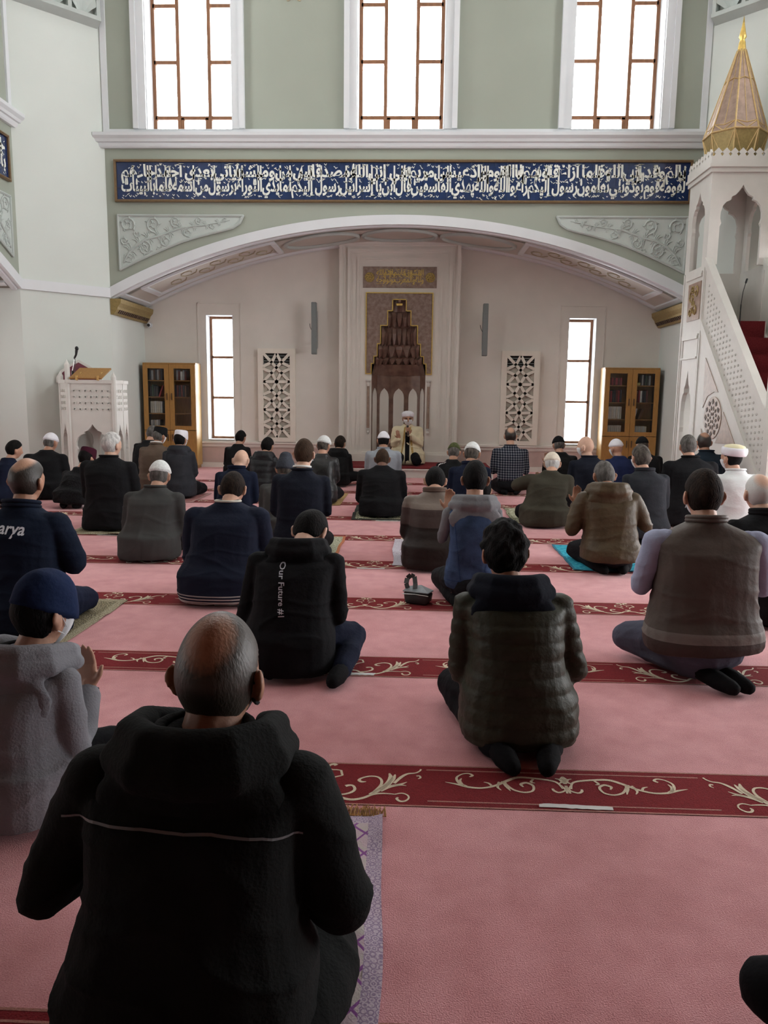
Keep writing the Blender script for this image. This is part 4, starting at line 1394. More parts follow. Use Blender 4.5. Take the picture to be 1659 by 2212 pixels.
# spire
sc = Vector((cx_, cy_, 0)); n = 8
def oct_(r, z, o=PI / 8): return [Vector((sc.x + r * math.cos(2 * PI * k / n + o), sc.y + r * math.sin(2 * PI * k / n + o), z)) for k in range(n)]
A, B, C_ = oct_(.34, 4.66), oct_(.42, 5.03), oct_(.055, 6.16)
for k in range(n):
    mb = MB()
    a, b, c, d = B[k], B[(k + 1) % n], C_[(k + 1) % n], C_[k]
    mb.poly([a, b, c, d]); fc = mb.build('spire_facet', M['marble_pale'], root)
    mb = MB(); mb.poly([A[k], A[(k + 1) % n], b, a]); mb.build('drum_facet', M['gold_dull'], root)
    rb = MB(); rb.tube([a, d], .012, 6); rb.tube([a, b], .014, 6)
    m1, m2 = a.lerp(d, .10), b.lerp(c, .10); mm = a.lerp(b, .5); hi = mm.lerp(c.lerp(d, .5), .07)
    rb.tube([mm, m1], .008, 5); rb.tube([mm, m2], .008, 5); rb.tube([m1, hi, m2], .008, 5)
    lo = A[k].lerp(A[(k + 1) % n], .5); rb.tube([a, lo], .008, 5); rb.tube([b, lo], .008, 5); rb.tube([a, A[k]], .012, 5)
    q1, q2 = a.lerp(d, .62), b.lerp(c, .62); rb.tube([q1, q1.lerp(q2, .5) + Vector((0, 0, .03)), q2], .008, 5)
    rb.tube([mm.lerp(c.lerp(d, .5), .07), c.lerp(d, .5)], .006, 5)
    rb.build('spire_rib', M['gilt_rib'], fc)
mb = MB(); mb.lathe([(.06, 6.14), (.045, 6.26), (.03, 6.30), (.052, 6.33), (.045, 6.36), (.02, 6.48), (0, 6.62)], (sc.x, sc.y, 0), 12); mb.build('finial', M['gold'], root, smooth=True)
# stairs
NS = 10
rise = 2.42 / NS; tread = (MY0 - 8.85) / NS
st = None
for k in range(NS):
    y0 = 8.85 + k * tread; z1 = rise * (k + 1)
    mb = MB(); mb.box((MX + .07, y0, 0), (MXR - .07, MY0 if k == NS - 1 else MY0, z1) if False else (MXR - .07, y0 + tread, z1))
    s_ = mb.build('stair', M['stone_white'], root)
    mb = MB(); mb.box((MX + .09, y0 - .012, z1 - rise + .01), (MXR - .09, y0, z1 + .012)); mb.box((MX + .09, y0, z1), (MXR - .09, y0 + tread, z1 + .012)); mb.build('stair_carpet', M['red_carpet'], s_)
mb = MB(); mb.box((MX + .07, MY0 - .002, 2.42), (MXR - .07, MY1 - .08, 2.44)); mb.build('landing_carpet', M['red_carpet'], root)
# flank walls below the balustrade, balustrade with pierced lattice, handrail
def rail_z(y): return 1.33 + (y - 9.1) * (3.24 - 1.33) / (11.12 - 9.1)
for sd, X in enumerate((MX, MXR - .06)):
    mb = MB()
    y0 = 8.95
    mb.prism([(X, y0, 0), (X, MY0, 0), (X, MY0, rail_z(MY0) - .95), (X, y0, max(.25, rail_z(y0) - .95))], (.06, 0, 0)); fw_ = mb.build('flank_wall', M['stone_white'], root)
    mb = MB()
    a, b = .93, .12
    mb.prism([(X + .012, y0, rail_z(y0) - a), (X + .012, MY0, rail_z(MY0) - a), (X + .012, MY0, rail_z(MY0) - b), (X + .012, y0, rail_z(y0) - b)], (.036, 0, 0)); bl = mb.build('balustrade_panel', M['stone_white'], root)
    mb = MB(); mb.prism([(X - .02, y0 - .03, rail_z(y0) - b), (X - .02, MY0, rail_z(MY0) - b), (X - .02, MY0, rail_z(MY0)), (X - .02, y0 - .03, rail_z(y0))], (.10, 0, 0)); mb.build('handrail', M['stone_white'], root)
    mb = MB(); mb.prism([(X - .018, y0, rail_z(y0) - a - .06), (X - .018, MY0, rail_z(MY0) - a - .06), (X - .018, MY0, rail_z(MY0) - a + .08), (X - .018, y0, rail_z(y0) - a + .08)], (.07, 0, 0)); mb.build('stringer', M['stone_white'], root)
    if sd == 0:
        mb = MB()
        y = 9.05
        i = 0
        while y < 11.15:
            for j in range(8):
                z = rail_z(y) - .80 + j * .072 + (.036 if i % 2 else 0)
                for a_ in (.52, 1.57, 2.62):
                    dy, dz = .022 * math.cos(a_), .015 * math.sin(a_)
                    mb.bar((X + .0085, y - dy, z - dz), (X + .0085, y + dy, z + dz), .009, .008, (1, 0, 0))
            y += .105; i += 1
        mb.build('lattice_relief', M['stone_white'], bl)['kind'] = 'stuff'
        # rose marble inlays and the rosette
        for poly in ([(10.95, 1.93), (10.42, 1.45), (10.55, 1.46), (10.78, 1.40), (10.93, 1.24)], [(10.20, 1.20), (9.76, .80), (10.40, .78), (10.26, .95)], [(10.93, .95), (10.93, .78), (10.80, .78)]):
            q = MB(); q.prism([(X - .008, y, z) for y, z in poly], (.01, 0, 0)); q.build('marble_inlay', M['marble_pale'], fw_)
        q = MB(); q.prism([(X - .012, 10.55 + .30 * math.cos(2 * PI * k / 32), 1.11 + .285 * math.sin(2 * PI * k / 32)) for k in range(32)], (.013, 0, 0)); rs = q.build('rosette', M['marble_pale'], fw_)
        for ring, (m, r0, r1) in enumerate(((6, .035, .085), (12, .10, .165), (12, .18, .255))):
            for k in range(m):
                a0 = 2 * PI * (k + (.5 if ring == 1 else 0)) / m; da = PI / m * .72
                pp = [(r0, a0), ((r0 + r1) / 2, a0 + da), (r1, a0), ((r0 + r1) / 2, a0 - da)]
                q = MB(); q.prism([(X - .016, 10.55 + r * math.cos(a) * 1.04, 1.11 + r * math.sin(a)) for r, a in pp], (.005, 0, 0)); q.build('rosette_opening_shade', M['rosette_dark'], rs)  # openings not cut; their shade is painted as dark lozenges
# gate posts at the foot of the stairs
for X in (MX - .03, MXR - .09):
    mb = MB(); mb.box((X, 8.80, 0), (X + .12, 8.95, 2.3)); mb.box((X - .015, 8.785, 2.3), (X + .135, 8.965, 2.36)); mb.build('gate_post', M['stone_white'], root)
mb = MB(); mb.box((MX - .03, 8.82, 2.36), (MXR + .03, 8.93, 2.62)); mb.build('gate_lintel', M['stone_white'], root)
# gooseneck microphone on the landing
root = empty('gooseneck_microphone', (4.45, 10.9, 2.18)); tag(root, 'thin black gooseneck microphone standing on the red minbar steps', 'microphone')
ks = int((10.85 - 8.85) / tread); zt_ = rise * (ks + 1) + .013
root.location = (4.45, 10.90, zt_)
mb = MB(); mb.lathe([(0, zt_), (.07, zt_), (.07, zt_ + .02), (.015, zt_ + .03), (0, zt_ + .03)], (4.45, 10.90, 0), 12); mb.build('base', M['black'], root)
mb = MB(); mb.tube([(4.45, 10.90, zt_ + .02), (4.45, 10.90, zt_ + .45)], .009, 8); mb.tube([(4.45, 10.90, zt_ + .45), (4.46, 10.89, zt_ + .62), (4.48, 10.87, zt_ + .74)], .005, 8); mb.build('stem', M['black'], root)
mb = MB(); mb.tube([(4.48, 10.87, zt_ + .74), (4.487, 10.86, zt_ + .78)], .014, 8); mb.build('capsule', M['black'], root)

# ------------------------------------------------------------------ people
JOBS = []          # meshes that get a voxel skin, evaluated together at the end
POST = []          # work that needs the finished garment surface


def skin_job(o, vox, smooth, fn=None):
    md = o.modifiers.new('skin', 'REMESH'); md.mode = 'VOXEL'; md.voxel_size = vox; md.use_smooth_shade = True
    ms = o.modifiers.new('soft', 'SMOOTH'); ms.factor = .5; ms.iterations = smooth
    JOBS.append((o, fn))


def run_jobs():
    bpy.context.view_layer.update()
    dg = bpy.context.evaluated_depsgraph_get()
    for o, fn in JOBS:
        me = bpy.data.meshes.new_from_object(o.evaluated_get(dg), depsgraph=dg)
        old = o.data
        o.modifiers.clear(); o.data = me; me.name = o.name
        if not len(me.materials):
            for m in old.materials: me.materials.append(m)
        n = len(me.vertices)
        co = np.empty(n * 3); me.vertices.foreach_get('co', co); co = co.reshape(-1, 3)
        if fn:
            no = np.empty(n * 3); me.vertex_normals.foreach_get('vector', no); no = no.reshape(-1, 3)
            co = co + no * fn(co, no)[:, None]
        co[:, 2] = np.maximum(co[:, 2], .003)
        me.vertices.foreach_set('co', co.ravel())
        me.polygons.foreach_set('use_smooth', [True] * len(me.polygons))
        me.update()
        bpy.data.meshes.remove(old)
    JOBS.clear()
    for f in POST: f()


def waves(seed, freq, k=7):
    r = np.random.default_rng(seed)
    d = r.normal(size=(k, 3)); d /= np.linalg.norm(d, axis=1)[:, None]
    f = freq * (0.6 + r.random(k) * 1.2); ph = r.random(k) * 6.28
    return lambda p: np.sin(p @ (d * f[:, None]).T + ph).sum(1) / math.sqrt(k)


def cloth_fn(seed, amp, zN, puff=0.0, pitch=.075, drape=.6, vent=False):
    """folds: broad swells, long hanging creases, tighter crosswise creases at elbow and waist, optional quilting"""
    w1, w2, w3, w4, w5 = waves(seed, 9), waves(seed + 1, 30), waves(seed + 2, 6), waves(seed + 3, 14), waves(seed + 4, 16)
    r = np.random.default_rng(seed + 5); ph = r.random(4) * 6.28

    def fn(p, n):
        q = p * np.array([1.0, 1.0, .34])            # long hanging creases
        c1 = (1 - np.abs(w4(q + .03 * w3(p)[:, None]))).clip(0, 1) ** 2
        q2 = p * np.array([.5, .5, 1.5]); q2[:, 2] += .35 * np.abs(p[:, 0])   # crosswise, drooping to the middle
        c2 = (1 - np.abs(w5(q2 * 1.5))).clip(0, 1) ** 3
        t = p[:, 2] / zN
        mid = np.exp(-((t - .45) / .28) ** 2)
        top = np.clip(1.15 - t, .25, 1)
        d = amp * (.75 * w1(p) + .18 * w2(p) + 1.1 * drape * 1.6 * (c1 - .35) * top + 1.0 * (c2 - .3) * (.35 + .65 * mid))
        d *= np.clip((1.08 - t) * 6, .25, 1) * (1.0 if puff else 1.4)
        if puff:
            h = np.abs(np.sin(PI * (p[:, 2] + .012 * w3(p) + .03 * np.abs(p[:, 0])) / pitch)) ** .55
            d += puff * (h - .75)
        if vent:
            d -= .012 * np.exp(-(p[:, 0] / .008) ** 2) * np.clip(1 - p[:, 2] / .33, 0, 1) * (p[:, 1] < 0)
        return d
    return fn


HR = np.array([.076, .097, .117])


def head_pt(d, extra=0.0, hs=1.0):
    """point of the skull surface along unit direction d, raised by extra"""
    x, y, z = d
    p = np.array([HR[0] * x, HR[1] * y, HR[2] * z])
    if z < 0:
        p[0] *= 1 - .22 * z * z - (.10 * z * z if y > 0 else 0)
        if y < 0: p[1] *= 1 - .42 * min(1, -z * 1.15) ** 1.5
        else: p[1] *= 1 - .10 * (-z) ** 3
    else:
        p[0] *= 1 - .05 * z
        if y > .5: p[1] *= 1 - .06 * z
    n = np.array([x / HR[0], y / HR[1], z / HR[2]]); n /= np.linalg.norm(n)
    return (p + n * extra + np.array([0, .018, .112])) * hs


def head_layer(Mh, hs, fn, name, mt, parent, nu=40, nv=26, smooth=True, cover=None):
    """a shell lying on the skull: fn(dir) -> height above the skin (negative = buried)"""
    mb = MB()
    rows, cv = [], []
    for i in range(nv + 1):
        ph = PI * i / nv
        row = []
        for j in range(nu if 0 < i < nv else 1):
            a = 2 * PI * j / nu
            d = (math.sin(ph) * math.cos(a), math.sin(ph) * math.sin(a), math.cos(ph))
            row.append(mb.pt(Mh @ Vector(head_pt(d, fn(d), hs))))
            cv.append(cover(d) if cover else 1.0)
        rows.append(row)
    for A, B in zip(rows, rows[1:]):
        for j in range(nu):
            j2 = (j + 1) % nu
            if len(A) == 1: mb.face((A[0], B[j], B[j2]))
            elif len(B) == 1: mb.face((A[j], B[0], A[j2]))
            else: mb.face((A[j], B[j], B[j2], A[j2]))
    o = mb.build(name, mt, parent, smooth=smooth, shift=False)
    if cover:
        at = o.data.attributes.new('cover', 'FLOAT', 'POINT')
        at.data.foreach_set('value', cv)
    return o


def sst(a, b, x):
    t = min(1, max(0, (x - a) / (b - a))); return t * t * (3 - 2 * t)


def hairline(d, low=0.0):
    return float(np.interp(d[1], [-1, -.42, -.24, -.10, .05, .3, .6, 1], [-.76 + low, -.66 + low, -.52, -.06, .16, .30, .52, .60]))


def hair_cover(kind):
    """how densely the scalp is covered, for thinning heads"""
    def fn(d):
        m = sst(hairline(d) - .07, hairline(d) + .12, d[2])
        if kind == 'bald_top': m *= 1 - sst(.50, .84, d[2] * .93 - d[1] * .30 - abs(d[0]) * .12)
        elif kind == 'bald_crown': m *= 1 - .95 * sst(.62, .98, d[2] * .80 - d[1] * .60) - 0
        return max(0, m)
    return fn


def hair_fn(kind, th, seed):
    w = waves(seed, 6); w2 = waves(seed + 3, 13)

    def fn(d):
        hl = hairline(d)
        m = sst(hl - .07, hl + .09, d[2])
        if kind == 'fringe': m *= 1 - sst(.1, .35, d[2])
        t = th
        q = np.array([d])
        if kind in ('bald_top', 'bald_crown'): t = .0012 + (th - .0012) * hair_cover(kind)(d)
        elif kind == 'curly': t = th * (1 + .16 * w(q * 1.5)[0] + .22 * w2(q)[0])
        else: t = th * (1 + .10 * w(q)[0])
        t *= .55 + .45 * sst(-.5, .3, d[2])      # fuller on top than at the nape
        return -.006 * (1 - m) + t * m
    return fn


def thin_hair(name, hair, skin):
    """thinning hair: scalp colour shows where the cover attribute is low"""
    m, nt, b, N_, L = nodes(name)
    b.inputs['Roughness'].default_value = .5
    at = N_.new('ShaderNodeAttribute'); at.attribute_name = 'cover'
    tc = N_.new('ShaderNodeTexCoord'); mp = N_.new('ShaderNodeMapping'); mp.inputs['Scale'].default_value = (1, 1, .4); L.new(tc.outputs['Object'], mp.inputs[0])
    no = N_.new('ShaderNodeTexNoise'); no.inputs['Scale'].default_value = 160; L.new(mp.outputs[0], no.inputs['Vector'])
    mu = N_.new('ShaderNodeMath'); mu.operation = 'MULTIPLY_ADD'; mu.inputs[1].default_value = .5; L.new(no.outputs['Fac'], mu.inputs[0])
    sb = N_.new('ShaderNodeMath'); sb.operation = 'SUBTRACT'; sb.inputs[1].default_value = .25; L.new(at.outputs['Fac'], sb.inputs[0]); L.new(sb.outputs[0], mu.inputs[2])
    r = N_.new('ShaderNodeValToRGB'); r.color_ramp.elements[0].position = .12; r.color_ramp.elements[1].position = .8
    r.color_ramp.elements[0].color = (*skin, 1); r.color_ramp.elements[1].color = (*hair, 1); L.new(mu.outputs[0], r.inputs[0]); L.new(r.outputs[0], b.inputs['Base Color'])
    bp = N_.new('ShaderNodeBump'); bp.inputs['Strength'].default_value = .35; bp.inputs['Distance'].default_value = .004; L.new(no.outputs['Fac'], bp.inputs['Height']); L.new(bp.outputs[0], b.inputs['Normal'])
    return m


def hand(mb, wr, fdir, pn, side, s=1.0, curl=18):
    """palm, four fingers of unequal length and a thumb leaving the side of the palm"""
    f = Vector(fdir).normalized(); p = Vector(pn); p = (p - f * p.dot(f)).normalized()
    sd = f.cross(p).normalized()
    if sd.x * side < 0: sd = -sd
    wr = Vector(wr)
    mb.tube([wr - f * .02 * s, wr + f * .02 * s], [.024 * s, .026 * s], 8)
    for o in (-.024, -.008, .008, .024):
        mb.tube([wr + f * .01 * s + sd * o * .7 * s, wr + f * .05 * s + sd * o * s, wr + f * .088 * s + sd * o * 1.08 * s], [.016 * s, .0155 * s, .0125 * s], 7)
    for o, l in ((.027, .070), (.009, .079), (-.009, .073), (-.026, .057)):
        q = wr + f * .088 * s + sd * o * 1.08 * s
        pts = [q]; d = f.copy(); ang = math.radians(curl)
        for k, seg in enumerate((.45, .32, .23)):
            d = (d * math.cos(ang) + p * math.sin(ang)).normalized()
            q = q + d * l * seg * s; pts.append(q)
        mb.tube(pts, [.0098 * s, .0093 * s, .0086 * s, .0075 * s], 7)
    q = wr + f * .028 * s + sd * .028 * s
    d = (f * .62 + sd * .75 + p * .25).normalized()
    mb.tube([q, q + d * .035 * s, q + d * .035 * s + (d * .6 + f * .6).normalized() * .03 * s], [.0135 * s, .0115 * s, .0085 * s], 7)


SKIN = {'a': mat('skin_light', (.52, .29, .20), .55, 0, 18, .16, None, 90, .12, .4),
        'b': mat('skin_tan', (.40, .205, .13), .55, 0, 18, .18, None, 90, .12, .4),
        'c': mat('skin_brown', (.17, .075, .048), .5, 0, 18, .2, None, 90, .12, .4),
        'd': mat('skin_pale', (.60, .37, .27), .55, 0, 18, .12, None, 90, .12, .4)}
HAIR = {'black': hairmat('black_hair', (.012, .010, .010), (.004, .004, .004)), 'dark': hairmat('dark_brown_hair', (.028, .018, .013), (.010, .007, .006)),
        'brown': hairmat('brown_hair', (.060, .036, .022), (.03, .018, .012)), 'grey': hairmat('grey_hair', (.16, .15, .14), (.06, .055, .05)),
        'white': hairmat('white_hair', (.62, .61, .59), (.36, .35, .34)), 'salt': hairmat('salt_and_pepper_hair', (.12, .105, .09), (.035, .03, .026)),
        'green': hairmat('olive_dyed_cap_wool', (.10, .12, .045), (.06, .07, .03))}
BLK = (.0105, .0105, .012)
NVY = (.010, .014, .032)
TRO = {'black': fabric('black_trousers', (.010, .010, .012)), 'navy': fabric('navy_trousers', (.012, .016, .036)), 'grey': fabric('grey_blue_trousers', (.085, .09, .125)),
       'denim': fabric('blue_jeans', (.03, .06, .16))}
SOCK = fabric('black_sock', (.008, .008, .009))
KWHITE = mat('white_knit_cap', (.74, .75, .74), .9, 0, 70, .22, None, 160, .5, .1)
KCREAM = mat('cream_knit_cap', (.68, .60, .50), .9, 0, 60, .15, None, 140, .5, .1)
KCLOTH = mat('white_cloth_cap', (.76, .75, .80), .8, 0, 20, .1)
KBLACK = fabric('black_cap_cloth', (.010, .010, .011)); KNAVY = fabric('navy_cap_cloth', (.014, .026, .075)); KMAROON = fabric('maroon_cap_felt', (.055, .010, .022)); KBEANIE = mat('grey_knit_beanie', (.055, .06, .075), .95, 0, 80, .3, None, 120, .6, .1)
MASKW = mat('white_face_mask', (.74, .77, .79), .8, 0, 30, .06); MASKK = mat('black_face_mask', (.012, .012, .013), .8, 0, 30, .1)


def person(label, x, y, H, W, hx=0.0, yaw=0, bow=14, hyaw=0, hroll=0, lean=.10, hem=.03, hemw=None, hemd=.20, jack=None, jname='jacket', puff=0, amp=.005,
           hair=('full', 'dark', .012), hat=None, mask=None, legs='kneel', pants='black', skin='a', lod=2, hs=1.0, z0=0.0, collar=None, hood=None, shirt=None,
           elb=None, wr=None, arms='jacket', sl=1.0, bulk=1.0, hatt=0.0, vent=False, neck=.018, yoke=None, fdir=None, back=0.0, knee=None, feet=True, cut_legs=None, seed=None, drape=.6, pitch=.075, shz=.078):
    seed = seed if seed is not None else int(abs(x) * 977 + y * 131)
    vb, vj = ((.0062, .0085), (.0085, .012), (.0105, .0145))[lod]
    b_ = math.radians(bow)
    topz = (.112 * math.cos(b_) - .018 * math.sin(b_)) * hs + hs * math.sqrt((HR[2] * math.cos(b_)) ** 2 + (HR[1] * math.sin(b_)) ** 2)
    zP = H - topz - hatt
    zN = zP - neck * hs
    yh = lean + .03
    piv = Vector((hx, yh, zP))
    Mh = Matrix.Translation(piv) @ Matrix.Rotation(math.radians(-hyaw), 4, 'Z') @ Matrix.Rotation(-b_, 4, 'X') @ Matrix.Rotation(math.radians(hroll), 4, 'Y')
    N = Vector((hx * .7, lean - .015, zN))
    hemw = hemw or W * .88
    s = W / .52
    ra = .058 * s * bulk * .96

    def yc(z): return N.y * max(0, min(1.15, z / zN)) ** 1.6 - back * math.sin(PI * min(1, max(0, z / zN)))
    def xc(z): return N.x * max(0, min(1.1, z / zN)) ** 2
    sx = W / 2 - ra - .004
    zS = zN - shz * s
    EL = elb or [None, None]; WR = wr or [None, None]
    arm = {}
    for k, sg in enumerate((-1, 1)):
        Sj = Vector((xc(zS) + sg * sx, yc(zS), zS))
        E = Vector(EL[k]) if EL[k] else Vector((xc(zS) * .6 + sg * (W / 2 - ra * .75), yc(zS) + .03, zS - .255 * s ** .5))
        Wr = Vector(WR[k]) if WR[k] else Vector((hx * .5 + sg * .065, E.y + .24, E.z + .05))
        arm[sg] = (Sj, E, Wr)

    # --- body: one continuous skinned mesh
    mb = MB()
    mb.rings([(0, -.02, .07, .13, .11), (0, -.02, .2, .14, .12), (xc(zN * .55), yc(zN * .55), zN * .55, W * .30, .10), (xc(zN * .8), yc(zN * .8), zN * .8, W * .31, .10), (N.x, N.y, zN - .05, W * .24, .07), (N.x, N.y, zN, .06, .06)], 16, 2.2)
    nk0 = N + Vector((0, .0, -.03)); nk1 = piv + (Mh.to_3x3() @ Vector((0, .012, .05 * hs)))
    mb.tube([nk0, (nk0 + nk1) / 2 + Vector((0, -.006, 0)), nk1], [.062 * hs, .056 * hs, .056 * hs], 12)
    hv = []
    nu, nv = 26, 18
    rows = []
    for i in range(nv + 1):
        ph = PI * i / nv; row = []
        for j in range(nu if 0 < i < nv else 1):
            a = 2 * PI * j / nu
            d = (math.sin(ph) * math.cos(a), math.sin(ph) * math.sin(a), math.cos(ph))
            e = 0
            if d[1] > .5:          # brow, sockets, lips, chin
                e += .006 * math.exp(-((d[2] - .12) / .08) ** 2) - .008 * math.exp(-((d[2] + .02) / .07) ** 2) * math.exp(-((abs(d[0]) - .38) / .16) ** 2)
                e += .005 * math.exp(-((d[2] + .52) / .07) ** 2) * math.exp(-(d[0] / .3) ** 2) + .008 * math.exp(-((d[2] + .8) / .1) ** 2)
            row.append(mb.pt(Mh @ Vector(head_pt(d, e, hs))))
        rows.append(row)
    for A, B in zip(rows, rows[1:]):
        for j in range(nu):
            j2 = (j + 1) % nu
            if len(A) == 1: mb.face((A[0], B[j], B[j2]))
            elif len(B) == 1: mb.face((A[j], B[0], A[j2]))
            else: mb.face((A[j], B[j], B[j2], A[j2]))
    R3 = Mh.to_3x3()
    mb.tube([Mh @ Vector((0, .112 * hs, .125 * hs)), Mh @ Vector((0, .128 * hs, .095 * hs)), Mh @ Vector((0, .118 * hs, .078 * hs))], [.008 * hs, .013 * hs, .010 * hs], 8)
    for sg in (-1, 1):
        ear = R3 @ (Matrix.Rotation(sg * .38, 3, 'Z'))
        mb.ball(Mh @ Vector((sg * .081 * hs, .012 * hs, .096 * hs)), (.0135 * hs, .020 * hs, .033 * hs), 12, 9, ear)
        mb.ball(Mh @ Vector((sg * .088 * hs, .000 * hs, .107 * hs)), (.0088 * hs, .020 * hs, .026 * hs), 10, 7, ear)
        Sj, E, Wr = arm[sg]
        mb.tube([Sj - Vector((sg * .05, 0, 0)), Sj, (Sj + E) / 2, E, (E + Wr) / 2, Wr], [ra * .7, ra * .72, ra * .66, ra * .6, ra * .55, .026 * sl], 10)
        fd = Vector(fdir[0 if sg < 0 else 1]) if fdir and fdir[0 if sg < 0 else 1] else Vector((-sg * .08, .45, .88))
        hand(mb, Wr, fd, (0, -.9, .5), sg, .95 * sl)
    HIP, KN, AN, TO = {}, {}, {}, {}
    for k, sg in enumerate((-1, 1)):
        if legs == 'kneel': h_, kn, an, to = (sg * .09, -.02, .17), (sg * .18, .40, .085), (sg * .10, -.05, .055), (sg * .07, -.15, .04)
        else: h_, kn, an, to = (sg * .10, -.02, .14), (sg * .37, .20, .13), (sg * -.06, .30 + .06 * sg, .06), (sg * -.17, .30 + .06 * sg, .05)
        if knee and knee[k]: kn = knee[k][0]; an = knee[k][1]; to = knee[k][2]
        HIP[sg], KN[sg], AN[sg], TO[sg] = Vector(h_) * 1, Vector(kn), Vector(an), Vector(to)
        mb.tube([HIP[sg], KN[sg]], [.065, .048], 10); mb.tube([KN[sg], AN[sg]], [.045, .032], 10); mb.tube([AN[sg], TO[sg]], [.03, .024], 8)
    root = mb.build('person', SKIN[skin], None, shift=False)
    root.location = (x, y, z0); root.rotation_euler = (0, 0, math.radians(-yaw))
    tag(root, label, 'person')
    skin_job(root, vb, 2)

    # --- trousers, socks
    mb = MB()
    mb.ball((0, -.03, .15), (.17 * s ** .5, .17, .12), 16, 10)
    tr = .092 * s ** .5
    for sg in (-1, 1):
        mb.tube([HIP[sg], (HIP[sg] + KN[sg]) / 2 + Vector((0, 0, .012)), KN[sg]], [tr, tr * .95, tr * .8], 12)
        mb.tube([KN[sg], (KN[sg] + AN[sg]) / 2, AN[sg]], [tr * .76, tr * .72, tr * .58], 12)
    o = mb.build('trousers', TRO[pants] if isinstance(pants, str) else pants, root, shift=False)
    skin_job(o, vj, 3, cloth_fn(seed + 9, amp * .9, .3))
    if feet:
        for sg in (-1, 1):
            mb = MB()
            d = (TO[sg] - AN[sg])
            mb.tube([AN[sg] - d * .2, AN[sg] + d * .15, AN[sg] + d * .6, TO[sg]], [.036, .042, .044, .034], 10)
            fo = mb.build('sock', SOCK, root, shift=False, smooth=True)
            zz = np.array([v.co.z for v in fo.data.vertices])
            for v in fo.data.vertices: v.co.z = max(v.co.z, .004)

    # --- garment on the upper body
    def torso(mb, k=1.0, zb=hem):
        fl = .5
        hm = hemw / 2
        zm = max(zb + .10, .20)
        rr = [(0, -.02, zb, hm * .97, hemd * .95), (0, -.02, zb + .04, hm, hemd), (0, -.018, zm, hm * .985, hemd * .95),
              (xc(zN * .42), yc(zN * .42) - .01, zN * .42, (hm * .96 + W * .375 * k) / 2, (hemd * .9 + .165 * k) / 2),
              (xc(zN * .56), yc(zN * .56) - .008, zN * .56, W * .372 * k, .165 * k), (xc(zN * .70), yc(zN * .70) - .01, zN * .70, W * .372 * k, .160 * k),
              (xc(zN * .82), yc(zN * .82) - .012, zN * .82, W * .378 * k, .148 * k), (xc(zS), yc(zS) - .006, zS + .012, W * .40 * k, .122 * k),
              (N.x, N.y - .004, zN - .04 * s, W * .355, .102), (N.x, N.y, zN - .012, W * .225, .090), (N.x, N.y, zN + .012, .086 * hs, .082 * hs), (N.x, N.y + .006, zN + .03, .074 * hs, .074 * hs)]
        rr = [rr[0]] + [q for q, p in zip(rr[1:], rr) if q[2] > p[2] + .004 or q is rr[-1]]
        mb.rings(rr, 26, 2.5)

    def sleeves(mb, k=1.0):
        for sg in (-1, 1):
            Sj, E, Wr = arm[sg]
            mb.ball(Sj + Vector((-sg * .01, 0, .0)), (ra * 1.12 * k, ra * 1.15 * k, ra * 1.12 * k), 14, 9)
            mb.tube([Sj - Vector((sg * .06, 0, -.01)), Sj, Sj.lerp(E, .5), E], [ra * 1.0 * k, ra * 1.08 * k, ra * 1.02 * k, ra * .95 * k], 14)
            mb.tube([E, E.lerp(Wr, .5), E.lerp(Wr, .93)], [ra * .93 * k, ra * .82 * k, .045 * sl * k], 14)
    mb = MB()
    torso(mb, 1.0)
    if arms == 'jacket': sleeves(mb)
    if yoke:
        for a, r in yoke: mb.ball(a, r, 14, 9)
    jo = mb.build(jname, jack, root, shift=False)
    skin_job(jo, vj, 4, cloth_fn(seed, amp, zN, puff, pitch, drape, vent))
    if arms != 'jacket':
        mb = MB(); sleeves(mb, .9)
        o = mb.build('shirt_sleeve', arms, root, shift=False)
        o.name = 'shirt'
        skin_job(o, vj, 3, cloth_fn(seed + 3, amp, zN))
    if collar:
        mt, up, th = collar
        mb = MB()
        pts = []
        for k in range(17):
            a = -PI * .5 + 2 * PI * (k / 16 - .5) * .86
            pts.append((N.x + (.079 + th * .5) * hs * math.cos(a), N.y + .006 + (.078 + th * .5) * hs * math.sin(a), zN + .018 + up * (.55 - .45 * math.sin(a))))
        mb.tube(pts, th, 8)
        if up > .02: mb.tube([(p[0], p[1], p[2] - up * .5) for p in pts], th, 8)
        o = mb.build('collar', mt, root, shift=False, smooth=True)
    if shirt:
        mb = MB()
        pts = [(N.x + .070 * hs * math.cos(a), N.y + .012 + .068 * hs * math.sin(a), zN + .045 - .012 * math.sin(a)) for a in [2 * PI * k / 16 for k in range(17)]]
        mb.tube(pts, .010, 7, cap=False); mb.build('shirt_collar', shirt, root, shift=False, smooth=True)
    if hood:
        mt, hsz = hood[0], hood[1]
        drop = hood[2] if len(hood) > 2 else .0
        mb = MB()
        U = [(-.075, .095, -.02), (-.108, .03, .004), (-.102, -.05, .018), (-.060, -.098, .022), (0, -.112, .022), (.060, -.098, .022), (.102, -.05, .018), (.108, .03, .004), (.075, .095, -.02)]
        rw = [.020, .026, .030, .032, .033, .032, .030, .026, .020]
        mb.tube([N + Vector(u) * hsz + Vector((0, .02, .012)) for u in U], [r * hsz for r in rw], 12)
        mb.tube([N + Vector((u[0] * 1.16, u[1] * 1.06, u[2] - .032)) * hsz + Vector((0, .012, .012)) for u in U], [r * hsz * 1.05 for r in rw], 12)
        mb.ball(N + Vector((0, -.088 - .03 * drop, -.055 - drop)), (.150 * hsz, .046 * hsz, (.070 + drop * .7) * hsz), 16, 10)
        mb.ball(N + Vector((0, -.105 - .03 * drop, -.115 - 1.4 * drop)), (.085 * hsz, .034 * hsz, .05 * hsz), 14, 9)
        o = mb.build('hood', mt, root, shift=False)
